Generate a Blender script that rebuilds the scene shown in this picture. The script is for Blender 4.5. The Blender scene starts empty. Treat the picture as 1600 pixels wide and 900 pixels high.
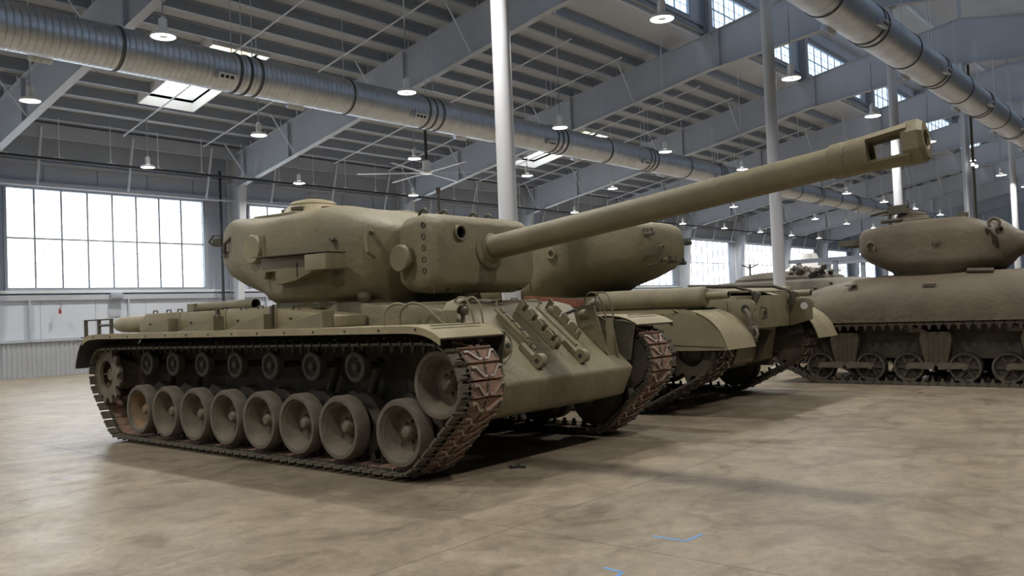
import bpy, bmesh, math, random
from mathutils import Vector, Matrix
random.seed(7)
PI = math.pi
sc = bpy.context.scene
COL = sc.collection

# ------------------------------------------------------------------ camera
F_PX, YAW, PITCH, ROLL, EYE = 1328.546, .8677, .0272, -.0402, 1.5704
fw = Vector((math.sin(YAW)*math.cos(PITCH), math.cos(YAW)*math.cos(PITCH), math.sin(PITCH)))
r0 = Vector((math.cos(YAW), -math.sin(YAW), 0)); u0 = r0.cross(fw)
rr = r0*math.cos(ROLL) + u0*math.sin(ROLL); uu = -r0*math.sin(ROLL) + u0*math.cos(ROLL)
cd = bpy.data.cameras.new('camera'); cam = bpy.data.objects.new('camera', cd); COL.objects.link(cam)
cd.sensor_width = 36; cd.lens = F_PX/1600*36; cd.clip_end = 400; cd.clip_start = .05
M4 = Matrix.Identity(4)
for i in range(3):
    M4[i][0] = rr[i]; M4[i][1] = uu[i]; M4[i][2] = -fw[i]
M4[2][3] = EYE
cam.matrix_world = M4
sc.camera = cam

# ------------------------------------------------------------------ world, exposure
w = bpy.data.worlds.new('sky'); sc.world = w; w.use_nodes = True
bg = w.node_tree.nodes['Background']; bg.inputs[0].default_value = (.72, .82, 1, 1); bg.inputs[1].default_value = 3.0
sc.view_settings.view_transform = 'Standard'; sc.view_settings.look = 'None'
sc.view_settings.gamma = 1; sc.view_settings.use_curve_mapping = False
EXPO = 0.0
sc.view_settings.exposure = EXPO
WIN = 3.0          # daylight coming through the frosted panes
LAMPW = 180        # each pendant lamp, watts

# ------------------------------------------------------------------ materials
def mat(name, col, rough=.6, metal=0, var=.15, scale=3, bump=0, bscale=40, col2=None, emit=0, detail=6, spec=.5):
    m = bpy.data.materials.new(name); m.use_nodes = True
    nt = m.node_tree; N = nt.nodes; L = nt.links; p = N['Principled BSDF']
    p.inputs['Roughness'].default_value = rough; p.inputs['Metallic'].default_value = metal
    p.inputs['Specular IOR Level'].default_value = spec
    tc = N.new('ShaderNodeTexCoord')
    if var or col2:
        no = N.new('ShaderNodeTexNoise'); no.inputs['Scale'].default_value = scale; no.inputs['Detail'].default_value = detail
        no.inputs['Roughness'].default_value = .62
        L.new(tc.outputs['Object'], no.inputs['Vector'])
        cr = N.new('ShaderNodeValToRGB'); c2 = col2 or [c*(1-var) for c in col]; c1 = col if col2 else [min(1, c*(1+var)) for c in col]
        cr.color_ramp.elements[0].position = .36; cr.color_ramp.elements[1].position = .64
        cr.color_ramp.elements[0].color = (*c2, 1); cr.color_ramp.elements[1].color = (*c1, 1)
        L.new(no.outputs['Fac'], cr.inputs['Fac']); L.new(cr.outputs['Color'], p.inputs['Base Color'])
    else:
        p.inputs['Base Color'].default_value = (*col, 1)
    if bump:
        nb = N.new('ShaderNodeTexNoise'); nb.inputs['Scale'].default_value = bscale; nb.inputs['Detail'].default_value = 4
        L.new(tc.outputs['Object'], nb.inputs['Vector'])
        b = N.new('ShaderNodeBump'); b.inputs['Strength'].default_value = bump; b.inputs['Distance'].default_value = .02
        L.new(nb.outputs['Fac'], b.inputs['Height']); L.new(b.outputs['Normal'], p.inputs['Normal'])
    if emit:
        p.inputs['Emission Color'].default_value = (*col, 1); p.inputs['Emission Strength'].default_value = emit
    return m

OLIVE = mat('olive_paint', (.172, .150, .088), .62, var=.12, scale=2.5, bump=.25, bscale=25)
CAST = mat('olive_cast_armour', (.172, .150, .088), .62, var=.14, scale=1.8, bump=.5, bscale=14)
OLIVE_D = mat('dark_olive_paint', (.072, .066, .046), .7, var=.2, scale=4, bump=.2)
TAN = mat('dusty_olive_sheet', (.235, .20, .115), .6, var=.12, scale=3, bump=.15)
CAST_B = mat('brown_olive_cast', (.106, .085, .055), .62, var=.16, scale=1.5, bump=.5, bscale=12)
BROWN_D = mat('dark_brown_olive', (.07, .06, .042), .7, var=.25, scale=5, bump=.3)
LINKE = mat('olive_track_end', (.085, .076, .052), .65, var=.25, scale=12, bump=.3)
BOGIE = mat('bogie_paint', (.098, .082, .056), .7, var=.2, scale=8, bump=.3)
TYRE = mat('painted_rubber', (.095, .080, .058), .75, var=.2, scale=6)
TYRE_O = mat('orange_dusted_dish', (.24, .13, .07), .8, var=.3, scale=7, col2=(.14, .12, .07))
DISH = mat('wheel_dish_paint', (.115, .098, .066), .65, var=.2, scale=5, bump=.2)
DARKO = mat('shaded_olive_steel', (.05, .046, .034), .75, var=.2, scale=5)  # olive darkened to carry the shade on rollers and hull sides under the fenders
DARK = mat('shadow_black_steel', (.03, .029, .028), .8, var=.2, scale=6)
RUST = mat('rusty_pad', (.30, .175, .12), .75, var=.3, scale=9, bump=.5, bscale=60, col2=(.17, .115, .088))
RUSTD = mat('dark_rusty_pad', (.12, .07, .05), .8, var=.3, scale=9, bump=.5, bscale=60, col2=(.05, .04, .035))
WORN = mat('worn_bare_steel', (.42, .39, .35), .45, metal=.6, var=.2, scale=20)
STEEL = mat('worn_shackle_steel', (.20, .165, .14), .5, metal=.5, var=.3, scale=14)
WOODR = mat('red_brown_timber', (.22, .085, .045), .7, var=.3, scale=9)
PAINT = mat('grey_steel_paint', (.42, .455, .515), .55, var=.05, scale=.8)
PAINT_L = mat('light_grey_steel_paint', (.62, .66, .72), .5, var=.04, scale=.8)
WHITEC = mat('white_column_paint', (.56, .575, .61), .38, var=.03, scale=1.2)
PURL = mat('purlin_paint', (.26, .30, .36), .55, var=.04)
DECKM = mat('roof_lining', (.46, .50, .565), .8, var=.05, scale=.6)
WALLW = mat('white_wall_panel', (.56, .61, .69), .7, var=.03, scale=.6)
WALLG = mat('grey_wall_panel', (.40, .45, .53), .7, var=.04, scale=.6)
WAINS = mat('grey_ribbed_sheet', (.40, .42, .45), .6, var=.05)
PIPEB = mat('black_pipe', (.03, .033, .04), .5, var=0)
FRAME = mat('window_frame_paint', (.30, .34, .40), .5, var=0)
MULL = mat('glazing_bar_paint', (.22, .24, .27), .5, var=0)
GRILLE = mat('white_grille', (.75, .77, .78), .45, var=0)
BLUE = mat('blue_masking_tape', (.12, .28, .55), .7, var=.15, scale=20)
REDP = mat('red_enamel', (.32, .06, .06), .4, var=0)
WHITEP = mat('white_enamel', (.8, .8, .8), .35, var=0)
GASKET = mat('duct_gasket', (.07, .075, .085), .6, var=0)
LENS = mat('lamp_glass', (.11, .10, .07), .3, var=0)
PANE = mat('daylit_frosted_pane', (.84, .92, 1.0), .4, var=0, emit=WIN)
PANE_Y = mat('yellowed_skylight_pane', (1.0, .86, .50), .4, var=0, emit=WIN*.55)
PANE_C = mat('daylit_clear_pane', (.62, .80, 1.0), .3, var=0, emit=WIN*.58)
LAMPE = mat('glowing_lamp_disc', (1.0, .93, .90), .4, var=0, emit=9)
LAMPH = mat('lamp_housing', (.80, .82, .82), .4, metal=0, var=0)

def duct_mat():
    m = mat('galvanised_duct', (.56, .60, .66), .40, metal=1, var=.08, scale=3)
    nt = m.node_tree; N = nt.nodes; L = nt.links; p = N['Principled BSDF']
    tc = N.new('ShaderNodeTexCoord'); wv = N.new('ShaderNodeTexWave'); wv.wave_type = 'BANDS'; wv.bands_direction = 'X'
    wv.inputs['Scale'].default_value = 2.2; wv.inputs['Distortion'].default_value = .0; wv.inputs['Detail'].default_value = 1
    L.new(tc.outputs['Object'], wv.inputs['Vector'])
    cr = N.new('ShaderNodeValToRGB'); cr.color_ramp.elements[0].position = .0; cr.color_ramp.elements[1].position = .22
    L.new(wv.outputs['Fac'], cr.inputs['Fac'])
    b = N.new('ShaderNodeBump'); b.inputs['Strength'].default_value = 1; b.inputs['Distance'].default_value = .02
    L.new(cr.outputs['Color'], b.inputs['Height']); L.new(b.outputs['Normal'], p.inputs['Normal'])
    return m
DUCT = duct_mat()

def floor_mat():
    m = bpy.data.materials.new('polished_concrete'); m.use_nodes = True
    nt = m.node_tree; N = nt.nodes; L = nt.links; p = N['Principled BSDF']
    g = N.new('ShaderNodeNewGeometry')
    def noise(sx, sy, sc_, det, rot=0, dist=0):
        mp = N.new('ShaderNodeMapping'); mp.inputs['Scale'].default_value = (sx, sy, 1); mp.inputs['Rotation'].default_value = (0, 0, rot)
        n = N.new('ShaderNodeTexNoise'); n.inputs['Scale'].default_value = sc_; n.inputs['Detail'].default_value = det
        n.inputs['Roughness'].default_value = .74; n.inputs['Distortion'].default_value = dist
        L.new(g.outputs['Position'], mp.inputs['Vector']); L.new(mp.outputs['Vector'], n.inputs['Vector']); return n
    def ramp(n, a, b, ca, cb):
        c = N.new('ShaderNodeValToRGB'); c.color_ramp.elements[0].position = a; c.color_ramp.elements[1].position = b
        c.color_ramp.elements[0].color = ca; c.color_ramp.elements[1].color = cb; L.new(n.outputs['Fac'], c.inputs['Fac']); return c
    big = ramp(noise(1, 1, .5, 9, 0, .8), .34, .68, (.208, .172, .125, 1), (.322, .272, .198, 1))
    mid = ramp(noise(1, 1, 3.4, 12, .87, .9), .40, .60, (.80, .785, .77, 1), (1.07, 1.065, 1.06, 1))
    sw = ramp(noise(.9, 1.4, .9, 12, .3, 1.6), .50, .66, (1, 1, 1, 1), (.58, .55, .53, 1))
    fine = ramp(noise(1, 1, 16, 10), .35, .65, (.84, .84, .84, 1), (1.08, 1.08, 1.08, 1))
    cur = big
    for o in (mid, sw, fine):
        mx = N.new('ShaderNodeMix'); mx.data_type = 'RGBA'; mx.blend_type = 'MULTIPLY'; mx.inputs['Factor'].default_value = 1
        L.new(cur.outputs[0] if cur.type != 'MIX' else cur.outputs[2], mx.inputs[6]); L.new(o.outputs[0], mx.inputs[7]); cur = mx
    L.new(cur.outputs[2], p.inputs['Base Color'])
    rg = ramp(noise(1, 1, 1.4, 7, 0, .5), .35, .65, (.30, .30, .30, 1), (.46, .46, .46, 1)); L.new(rg.outputs[0], p.inputs['Roughness'])
    p.inputs['Specular IOR Level'].default_value = .45
    nb = noise(1, 1, 9, 5); b = N.new('ShaderNodeBump'); b.inputs['Strength'].default_value = .06; b.inputs['Distance'].default_value = .02
    L.new(nb.outputs['Fac'], b.inputs['Height']); L.new(b.outputs['Normal'], p.inputs['Normal'])
    return m
FLOOR = floor_mat()

# ------------------------------------------------------------------ mesh helpers
class MB:
    def __init__(s): s.bm = bmesh.new(); s.mi = 0
    def face(s, vs):
        try:
            f = s.bm.faces.new(vs); f.material_index = s.mi; return f
        except ValueError: return None
    def box(s, x0, x1, y0, y1, z0, z1):
        v = [s.bm.verts.new(p) for p in [(x0,y0,z0),(x1,y0,z0),(x1,y1,z0),(x0,y1,z0),(x0,y0,z1),(x1,y0,z1),(x1,y1,z1),(x0,y1,z1)]]
        for q in [(0,3,2,1),(4,5,6,7),(0,1,5,4),(1,2,6,5),(2,3,7,6),(3,0,4,7)]: s.face([v[i] for i in q])
        return s
    def obox(s, c, ax, ay, az):
        c = Vector(c); ax = Vector(ax); ay = Vector(ay); az = Vector(az)
        v = [s.bm.verts.new(c+ax*a+ay*b+az*d) for a, b, d in [(-1,-1,-1),(1,-1,-1),(1,1,-1),(-1,1,-1),(-1,-1,1),(1,-1,1),(1,1,1),(-1,1,1)]]
        for q in [(0,3,2,1),(4,5,6,7),(0,1,5,4),(1,2,6,5),(2,3,7,6),(3,0,4,7)]: s.face([v[i] for i in q])
        return s
    def prism(s, pts, axis, a, b):
        def P(t, p):
            if axis == 'x': return (t, p[0], p[1])
            if axis == 'y': return (p[0], t, p[1])
            return (p[0], p[1], t)
        A = [s.bm.verts.new(P(a, p)) for p in pts]; B = [s.bm.verts.new(P(b, p)) for p in pts]
        n = len(pts)
        for i in range(n): s.face([A[i], A[(i+1)%n], B[(i+1)%n], B[i]])
        s.face(A[::-1]); s.face(B); return s
    def frame(s, d):
        d = Vector(d).normalized(); a = Vector((0,0,1)) if abs(d.z) < .9 else Vector((1,0,0))
        x = d.cross(a).normalized(); return x, d.cross(x).normalized()
    def cyl(s, p0, p1, r, r1=None, seg=16, caps=True):
        p0 = Vector(p0); p1 = Vector(p1); r1 = r if r1 is None else r1; x, y = s.frame(p1-p0)
        A = [s.bm.verts.new(p0+(x*math.cos(2*PI*i/seg)+y*math.sin(2*PI*i/seg))*r) for i in range(seg)]
        B = [s.bm.verts.new(p1+(x*math.cos(2*PI*i/seg)+y*math.sin(2*PI*i/seg))*r1) for i in range(seg)]
        for i in range(seg): s.face([A[i], A[(i+1)%seg], B[(i+1)%seg], B[i]])
        if caps: s.face(A[::-1]); s.face(B)
        return s
    def lathe(s, prof, o, d, seg=24, mis=None):
        o = Vector(o); d = Vector(d).normalized(); x, y = s.frame(d); R = []
        for t, r in prof:
            if r < 1e-5: R.append([s.bm.verts.new(o+d*t)])
            else: R.append([s.bm.verts.new(o+d*t+(x*math.cos(2*PI*i/seg)+y*math.sin(2*PI*i/seg))*r) for i in range(seg)])
        for k in range(len(R)-1):
            if mis: s.mi = mis[k]
            A, B = R[k], R[k+1]
            for i in range(seg):
                j = (i+1) % seg
                if len(A) == 1 and len(B) == 1: continue
                if len(A) == 1: s.face([A[0], B[j], B[i]])
                elif len(B) == 1: s.face([A[i], A[j], B[0]])
                else: s.face([A[i], A[j], B[j], B[i]])
        return s
    def tube(s, pts, r, seg=8, closed=False):
        pts = [Vector(p) for p in pts]; n = len(pts); R = []; px = None
        for i, p in enumerate(pts):
            if closed: d = pts[(i+1)%n]-pts[i-1]
            else: d = pts[min(i+1, n-1)]-pts[max(i-1, 0)]
            x, y = s.frame(d)
            if px is not None:
                dn = d.normalized(); x = (px-dn*px.dot(dn)).normalized(); y = dn.cross(x)
            px = x
            R.append([s.bm.verts.new(p+(x*math.cos(2*PI*k/seg)+y*math.sin(2*PI*k/seg))*r) for k in range(seg)])
        for i in range(n if closed else n-1):
            A, B = R[i], R[(i+1)%n]
            for k in range(seg): s.face([A[k], A[(k+1)%seg], B[(k+1)%seg], B[k]])
        if not closed: s.face(R[0][::-1]); s.face(R[-1])
        return s
    def loft(s, rings, capa=True, capb=True):
        R = [[s.bm.verts.new(p) for p in r] for r in rings]; n = len(R[0])
        for a in range(len(R)-1):
            for i in range(n): s.face([R[a][i], R[a][(i+1)%n], R[a+1][(i+1)%n], R[a+1][i]])
        if capa: s.face(R[0][::-1])
        if capb: s.face(R[-1])
        return s
    def sheet(s, pts, th, axis, a, b):
        # open profile given thickness th, extruded along axis
        P = [Vector((p[0], p[1])) for p in pts]; off = []
        for i in range(len(P)):
            d = (P[min(i+1, len(P)-1)]-P[max(i-1, 0)]).normalized(); off.append(P[i]+Vector((-d.y, d.x))*th)
        return s.prism([tuple(p) for p in P]+[tuple(p) for p in off[::-1]], axis, a, b)
    def build(s, name, mats, parent=None, bevel=0, seg=2, angle=35, loc=None, smooth=True):
        bm = s.bm
        bmesh.ops.recalc_face_normals(bm, faces=bm.faces)
        if bevel:
            es = [e for e in bm.edges if len(e.link_faces) == 2 and e.calc_face_angle(0) > math.radians(30)]
            bmesh.ops.bevel(bm, geom=es, offset=bevel, segments=seg, affect='EDGES', clamp_overlap=True, profile=.5)
        me = bpy.data.meshes.new(name); bm.to_mesh(me); bm.free()
        for m in (mats if isinstance(mats, (list, tuple)) else [mats]): me.materials.append(m)
        if smooth:
            me.polygons.foreach_set('use_smooth', [True]*len(me.polygons)); me.set_sharp_from_angle(angle=math.radians(angle))
        o = bpy.data.objects.new(name, me); COL.objects.link(o)
        if parent: o.parent = parent
        if loc: o.location = loc
        return o

def link(name, me, parent, loc, rot=None, scale=None):
    o = bpy.data.objects.new(name, me); COL.objects.link(o); o.parent = parent; o.location = loc
    if rot: o.rotation_euler = rot
    if scale: o.scale = scale
    return o
def tag(o, label, cat, group=None):
    o['label'] = label; o['category'] = cat
    if group: o['group'] = group
    return o
def thing(name, label, cat, loc, rz=0, group=None):
    o = bpy.data.objects.new(name, None); COL.objects.link(o); o.location = loc; o.rotation_euler = (0, 0, rz); o.empty_display_size = .2
    return tag(o, label, cat, group)
def struct(o): o['kind'] = 'structure'; return o
def copy_tree(o, parent=None):
    c = o.copy(); COL.objects.link(c); c.parent = parent
    for ch in o.children: copy_tree(ch, c)
    return c

# ================================================================== THE BUILDING
BAY = 9.144; FX0 = 9.77; WY = 30.85; RY = 7.75; OY = 2*RY-WY      # frames, window wall, ridge, opposite wall
XA, XB = FX0-3*BAY, FX0+11*BAY
fx = [FX0+BAY*n for n in range(-2, 12)]
def topz(y): return 12.42-.185*abs(y-RY)
def botz(y):
    a = abs(y-RY)
    return 10.65-(a/6.25)*.67 if a < 6.25 else 9.98-(a-6.25)*.1868

# floor: base slab and near saw-cut slabs
m = MB(); m.box(XA, XB, OY, WY, -.3, -.02)
fl = struct(m.build('floor', FLOOR, smooth=False))
gx = [4.70+4.572*n for n in range(-8, 24)]; gy = [4.07+4.572*n for n in range(-4, 6)]
xs = [XA]+[g for g in gx if XA+1 < g < XB-1]+[XB]; ys = [OY]+[g for g in gy if OY+1 < g < WY-1]+[WY]
for i in range(len(xs)-1):
    for j in range(len(ys)-1):
        m = MB(); m.box(xs[i]+.003, xs[i+1]-.003, ys[j]+.003, ys[j+1]-.003, -.02, 0)
        m.build('concrete_slab', FLOOR, fl, smooth=False)

# roof
ce = MB()
LOW = 14.55
for s_ in (1, -1):
    Y = lambda a: RY+s_*a
    a0, a1 = LOW-RY, WY-RY
    pts = [(Y(a0), topz(Y(a0))+.31), (Y(a1), topz(Y(a1))+.31), (Y(a1), topz(Y(a1))+.40), (Y(a0), topz(Y(a0))+.40)]
    # deck left open where skylights stand
    ce_y = pts
    segs = []
    sky = [FX0+BAY*k+4.63-.1 for k in (0, 2.05, 4, 6, 8)] if s_ == 1 else []
    if s_ == 1:
        ya, yb = 22.4, 27.0
        def strip(x0, x1, y0, y1):
            ce.prism([(y0, topz(y0)+.31), (y1, topz(y1)+.31), (y1, topz(y1)+.40), (y0, topz(y0)+.40)], 'x', x0, x1)
        strip(XA, XB, LOW, ya); strip(XA, XB, yb, WY)
        x = XA
        for sx in sky:
            strip(x, sx-.95, ya, yb); x = sx+.95
        strip(x, XB, ya, yb)
        SKY = sky
    else:
        ce.prism(pts, 'x', XA, XB)
# monitor roof over the nave
MY0, MY1 = RY-(LOW-RY), LOW
def mz(y): return 14.75-.12*abs(y-RY)
ce.prism([(MY0, mz(MY0)), (RY, mz(RY)), (MY1, mz(MY1)), (MY1, mz(MY1)+.15), (RY, mz(RY)+.15), (MY0, mz(MY0)+.15)], 'x', XA, XB)
ceil = struct(ce.build('ceiling', DECKM, smooth=False))

# rafters (tapered welded frames)
def rafter_mesh():
    m = MB(); ysr = [WY-.6, 25, 20, 14, 11, RY, 4.5, 1.5, -4.5, -9.5, OY+.6]
    poly = [(y, topz(y)) for y in ysr]+[(y, botz(y)) for y in ysr[::-1]]
    # web
    for i in range(len(ysr)-1):
        a, b = ysr[i], ysr[i+1]
        m.prism([(a, botz(a)), (b, botz(b)), (b, topz(b)), (a, topz(a))], 'x', -.008, .008)
        m.prism([(a, botz(a)-.02), (b, botz(b)-.02), (b, botz(b)), (a, botz(a))], 'x', -.125, .125)
        m.prism([(a, topz(a)), (b, topz(b)), (b, topz(b)+.02), (a, topz(a)+.02)], 'x', -.125, .125)
    return m
raf = rafter_mesh().build('rafter', PAINT, ceil, smooth=False); rme = raf.data; raf.location = (fx[0], 0, 0)
for x in fx[1:]: link('rafter', rme, ceil, (x, 0, 0))
m = MB()
m.box(-.12, .12, -.01, .01, -.62, .62); st_me = m.build('stiffener', PAINT, raf, smooth=False)
st_me.location = (0, 26.6, (topz(26.6)+botz(26.6))/2); sme = st_me.data
allr = [o for o in ceil.children if o.name.startswith('rafter')]
for r_ in allr:
    for y in (29.6, 26.6, 20.2, 13.6, 1.9):
        if r_ is raf and y == 26.6: continue
        hh = (topz(y)-botz(y))/1.24
        link('stiffener', sme, r_, (0, y, (topz(y)+botz(y))/2), scale=(1, 1, hh))
# flange braces: short diagonal tubes from purlins to the bottom flange
for r_ in allr[1:10]:
    for y in (29.3, 26.2, 21.4, 17.2):
        m = MB()
        m.tube([(-1.1, y, topz(y)+.02), (-.1, y, botz(y)+.03)], .022, 6)
        m.tube([(1.1, y, topz(y)+.02), (.1, y, botz(y)+.03)], .022, 6)
        m.build('flange_brace', PAINT_L, r_)

# purlins
for k in range(15):
    y = 15.95+1.02*k
    if y > WY-.3: break
    for i in range(1, 11):
        x0, x1 = fx[i], fx[i+1]
        cuts = [(x0+.02, x1-.02)]
        if 22.4 < y < 27.0:
            for sx in SKY:
                if x0 < sx < x1: cuts = [(x0+.02, sx-.97), (sx+.97, x1-.02)]
        for a, b in cuts:
            z = topz(y)+.01; m = MB()
            m.prism([(y-.005, z), (y+.005, z), (y+.005, z+.30), (y-.005, z+.30)], 'x', a, b)
            m.prism([(y-.01, z-.004), (y+.085, z-.016), (y+.085, z-.004), (y-.01, z+.008)], 'x', a, b)
            m.prism([(y-.085, z+.29), (y+.01, z+.27), (y+.01, z+.28), (y-.085, z+.30)], 'x', a, b)
            m.build('purlin', PURL, ceil, smooth=False)
# eave strut, deep dark web above the windows
m = MB(); m.box(XA, XB, WY-.75, WY-.68, topz(WY-.7)-.25, topz(WY-.7)+.22); m.build('eave_beam', PAINT, ceil, smooth=False)
# conduit rods hanging below the purlins, up the slope
for x in (10.9, 14.0, 17.06, 20.1, 23.2, 26.3, 32.3, 35.3, 41.5, 44.6):
    m = MB(); m.tube([(x, 29.5, topz(29.5)-.12), (x, 16.6, topz(16.6)-.12)], .026, 6); m.build('sag_rod', PAINT_L, ceil)
# skylights
n_ = 0
for sx in SKY:
    m = MB(); th = .035; ya, yb = 22.4, 27.0
    for (x0, x1) in ((sx-.98, sx-.95), (sx+.95, sx+.98)):
        m.prism([(ya, topz(ya)+.0), (yb, topz(yb)+.0), (yb, topz(yb)+.75), (ya, topz(ya)+.75)], 'x', x0, x1)
    for y in (ya-.02, yb): m.box(sx-.98, sx+.98, y, y+.02, topz(y)+.0, topz(y)+.75)
    fr = m.build('skylight_shaft', WHITEP, ceil, smooth=False)
    for k in range(6):
        a = ya+(yb-ya)*k/6; b = ya+(yb-ya)*(k+1)/6
        for (x0, x1) in ((sx-.95, sx-.02), (sx+.02, sx+.95)):
            mm = MB(); mm.prism([(a+.03, topz(a)+.72), (b-.03, topz(b)+.72), (b-.03, topz(b)+.74), (a+.03, topz(a)+.74)], 'x', x0, x1)
            mm.build('skylight_pane', PANE_Y if k in (1, 4) else PANE, fr, smooth=False)

# clerestory walls of the monitor
wn = [0]
def window(xa, xb, y, za, zb, ncol, nrow, sub, label_side, pm, single=True, sgn=1, bar=.03):
    """steel framed window in a wall of constant y; frame is structure, panes and bars its parts"""
    wn[0] += 1
    m = MB(); t = .09
    for a, b, c, d in ((xa-t, xa, za-t, zb+t), (xb, xb+t, za-t, zb+t), (xa, xb, za-t, za), (xa, xb, zb, zb+t)):
        m.box(a, b, y-.12, y+.12, c, d)
    fr = struct(m.build('window_%d' % wn[0], FRAME, smooth=False))
    dx = (xb-xa)/ncol; dz = (zb-za)/nrow
    for i in range(1, ncol):
        mm = MB(); mm.box(xa+i*dx-bar/2, xa+i*dx+bar/2, y-.05, y+.05, za, zb); mm.build('mullion', MULL, fr, smooth=False)
    for j in range(1, nrow):
        mm = MB(); mm.box(xa, xb, y-.055, y+.045, za+j*dz-bar/2, za+j*dz+bar/2); mm.build('transom', MULL, fr, smooth=False)
    sx_, sz_ = sub
    if single:
        nx, nz = ncol*sx_, nrow*sz_; px, pz = (xb-xa)/nx, (zb-za)/nz; g = .011
        m = MB(); m.box(-px/2+g, px/2-g, -.006, .006, -pz/2+g, pz/2-g); p0 = m.build('pane', pm, fr, smooth=False)
        p0.location = (xa+px/2, y, za+pz/2); first = True
        for i in range(nx):
            for j in range(nz):
                if first: first = False; continue
                link('pane', p0.data, fr, (xa+px*(i+.5), y, za+pz*(j+.5)))
        m = MB(); m.box(xa, xb, y-sgn*-.012-.004, y-sgn*-.012+.004, za, zb)
        m.build('glazing_grid', MULL, fr, smooth=False)
    else:
        m = MB(); m.box(xa, xb, y-.006, y+.006, za, zb); m.build('pane', pm, fr, smooth=False)
        m = MB()
        for i in range(1, ncol*sx_): x = xa+(xb-xa)*i/(ncol*sx_); m.box(x-.008, x+.008, y-.02, y-.008, za, zb)
        for j in range(1, nrow*sz_): z = za+(zb-za)*j/(nrow*sz_); m.box(xa, xb, y-.02, y-.008, z-.008, z+.008)
        m.build('glazing_grid', MULL, fr, smooth=False)
    return fr

CY = 14.3
for side, y in ((1, CY), (-1, 2*RY-CY)):
    m = MB()
    zl = topz(CY)+.05
    m.box(XA, XB, y-.04, y+.04, zl-.05, 11.72); m.box(XA, XB, y-.04, y+.04, 13.27, mz(y))
    for n in range(len(fx)-1):
        m.box(fx[n]-.9, fx[n]+.02, y-.04, y+.04, 11.72, 13.27)
    m.box(XA, fx[0]-.9, y-.04, y+.04, 11.72, 13.27)
    wl = struct(m.build('wall_clerestory' if side == 1 else 'wall_clerestory_opposite', WALLW, smooth=False))
    d = -side
    for z in (11.62, 13.45):
        m = MB(); m.box(XA, XB, y+d*.05, y+d*.16, z-.04, z+.04); m.build('girt', PAINT, wl, smooth=False)
    m = MB(); m.box(XA, XB, y+d*.06, y+d*.22, 11.30, 11.38); m.build('girt', FRAME, wl, smooth=False)
    for n in range(len(fx)):
        m = MB(); m.box(fx[n]-.13, fx[n]+.13, y+d*.17, y+d*.19, topz(y), mz(y)); m.box(fx[n]-.01, fx[n]+.01, y+d*.19, y+d*.40, topz(y), mz(y)); m.box(fx[n]-.13, fx[n]+.13, y+d*.40, y+d*.42, topz(y), mz(y))
        m.build('clerestory_post', PAINT, wl, smooth=False)
    for n in range(1, 11):
        if side == 1: window(fx[n]+.14, fx[n+1]-1.05, y, 11.78, 13.2, 9, 2, (2, 2), '', PANE_C, single=False)
        else: window(fx[n]+.14, fx[n+1]-1.05, y, 11.78, 13.2, 9, 2, (1, 1), '', PANE_C, single=False)
# monitor roof beams, posts and round purlins
for x in fx:
    m = MB()
    for (a, b) in ((MY0+.2, RY), (RY, MY1-.2)):
        m.prism([(a, mz(a)-.42), (b, mz(b)-.42), (b, mz(b)-.02), (a, mz(a)-.02)], 'x', x-.008, x+.008)
        m.prism([(a, mz(a)-.44), (b, mz(b)-.44), (b, mz(b)-.42), (a, mz(a)-.42)], 'x', x-.11, x+.11)
    m.box(x-.06, x+.06, RY-.06, RY+.06, topz(RY), mz(RY)-.4)
    m.build('monitor_beam', PAINT, ceil, smooth=False)
for y in (3.2, 5.0, 10.3, 12.2):
    m = MB(); m.tube([(XA+.5, y, mz(y)-.2), (XB-.5, y, mz(y)-.2)], .07, 8); m.build('round_purlin', PAINT_L, ceil)

# window wall (back) ------------------------------------------------
wx0 = [FX0+BAY*n+.86 for n in range(-2, 11)]
m = MB()
m.box(XA, XB, WY, WY+.15, 0, 3.0); m.box(XA, XB, WY, WY+.15, 6.35, 8.9)
x = XA
for a in wx0: m.box(x, a, WY, WY+.15, 3.0, 6.35); x = a+7.04
m.box(x, XB, WY, WY+.15, 3.0, 6.35)
wb = struct(m.build('wall_back', WALLG, smooth=False))
for n, a in enumerate(wx0):
    if n == 2: window(a, a+7.04, WY+.02, 3.0, 6.35, 8, 2, (3, 4), '', PANE, single=True, bar=.055)
    else: window(a, a+7.04, WY+.02, 3.0, 6.35, 8, 2, (3, 4), '', PANE, single=False, bar=.055)
# white liner panels below the windows, ribbed wainscot sheets
pw = 1.83
k = 0; x = XA
while x < FX0+7*BAY:
    m = MB(); m.box(x+.006, x+pw-.006, WY-.05, WY, 1.2, 2.6); m.build('liner_panel', WALLW, wb, smooth=False)
    x += pw
m = MB(); m.box(x, XB, WY-.05, WY, 1.2, 2.6); m.build('liner_panel', WALLW, wb, smooth=False)
x = XA; ribme = None
m = MB()
m.box(0, .914, -.03, 0, 0, 1.2)
for i in range(6): m.prism([(.02+i*.152, -.03), (.05+i*.152, -.065), (.09+i*.152, -.065), (.12+i*.152, -.03)], 'z', 0, 1.2)
o = m.build('ribbed_sheet', WAINS, wb, smooth=False); o.location = (XA, WY-.03, 0); ribme = o.data
x = XA+.914
while x < FX0+7*BAY: link('ribbed_sheet', ribme, wb, (x, WY-.03, 0)); x += .914
for z, h, mt in ((1.22, .05, PAINT), (2.66, .09, PAINT), (2.86, .05, PAINT_L), (6.5, .11, PAINT), (7.25, .05, PAINT)):
    m = MB(); m.box(XA, XB, WY-.14, WY, z-h, z+h); m.build('girt', mt, wb, smooth=False)
for x in [10.0+1.83*i for i in range(20)]:
    m = MB(); m.box(x-.012, x+.012, WY-.02, WY, 6.6, 7.2); m.build('panel_joint', MULL, wb, smooth=False)
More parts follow.
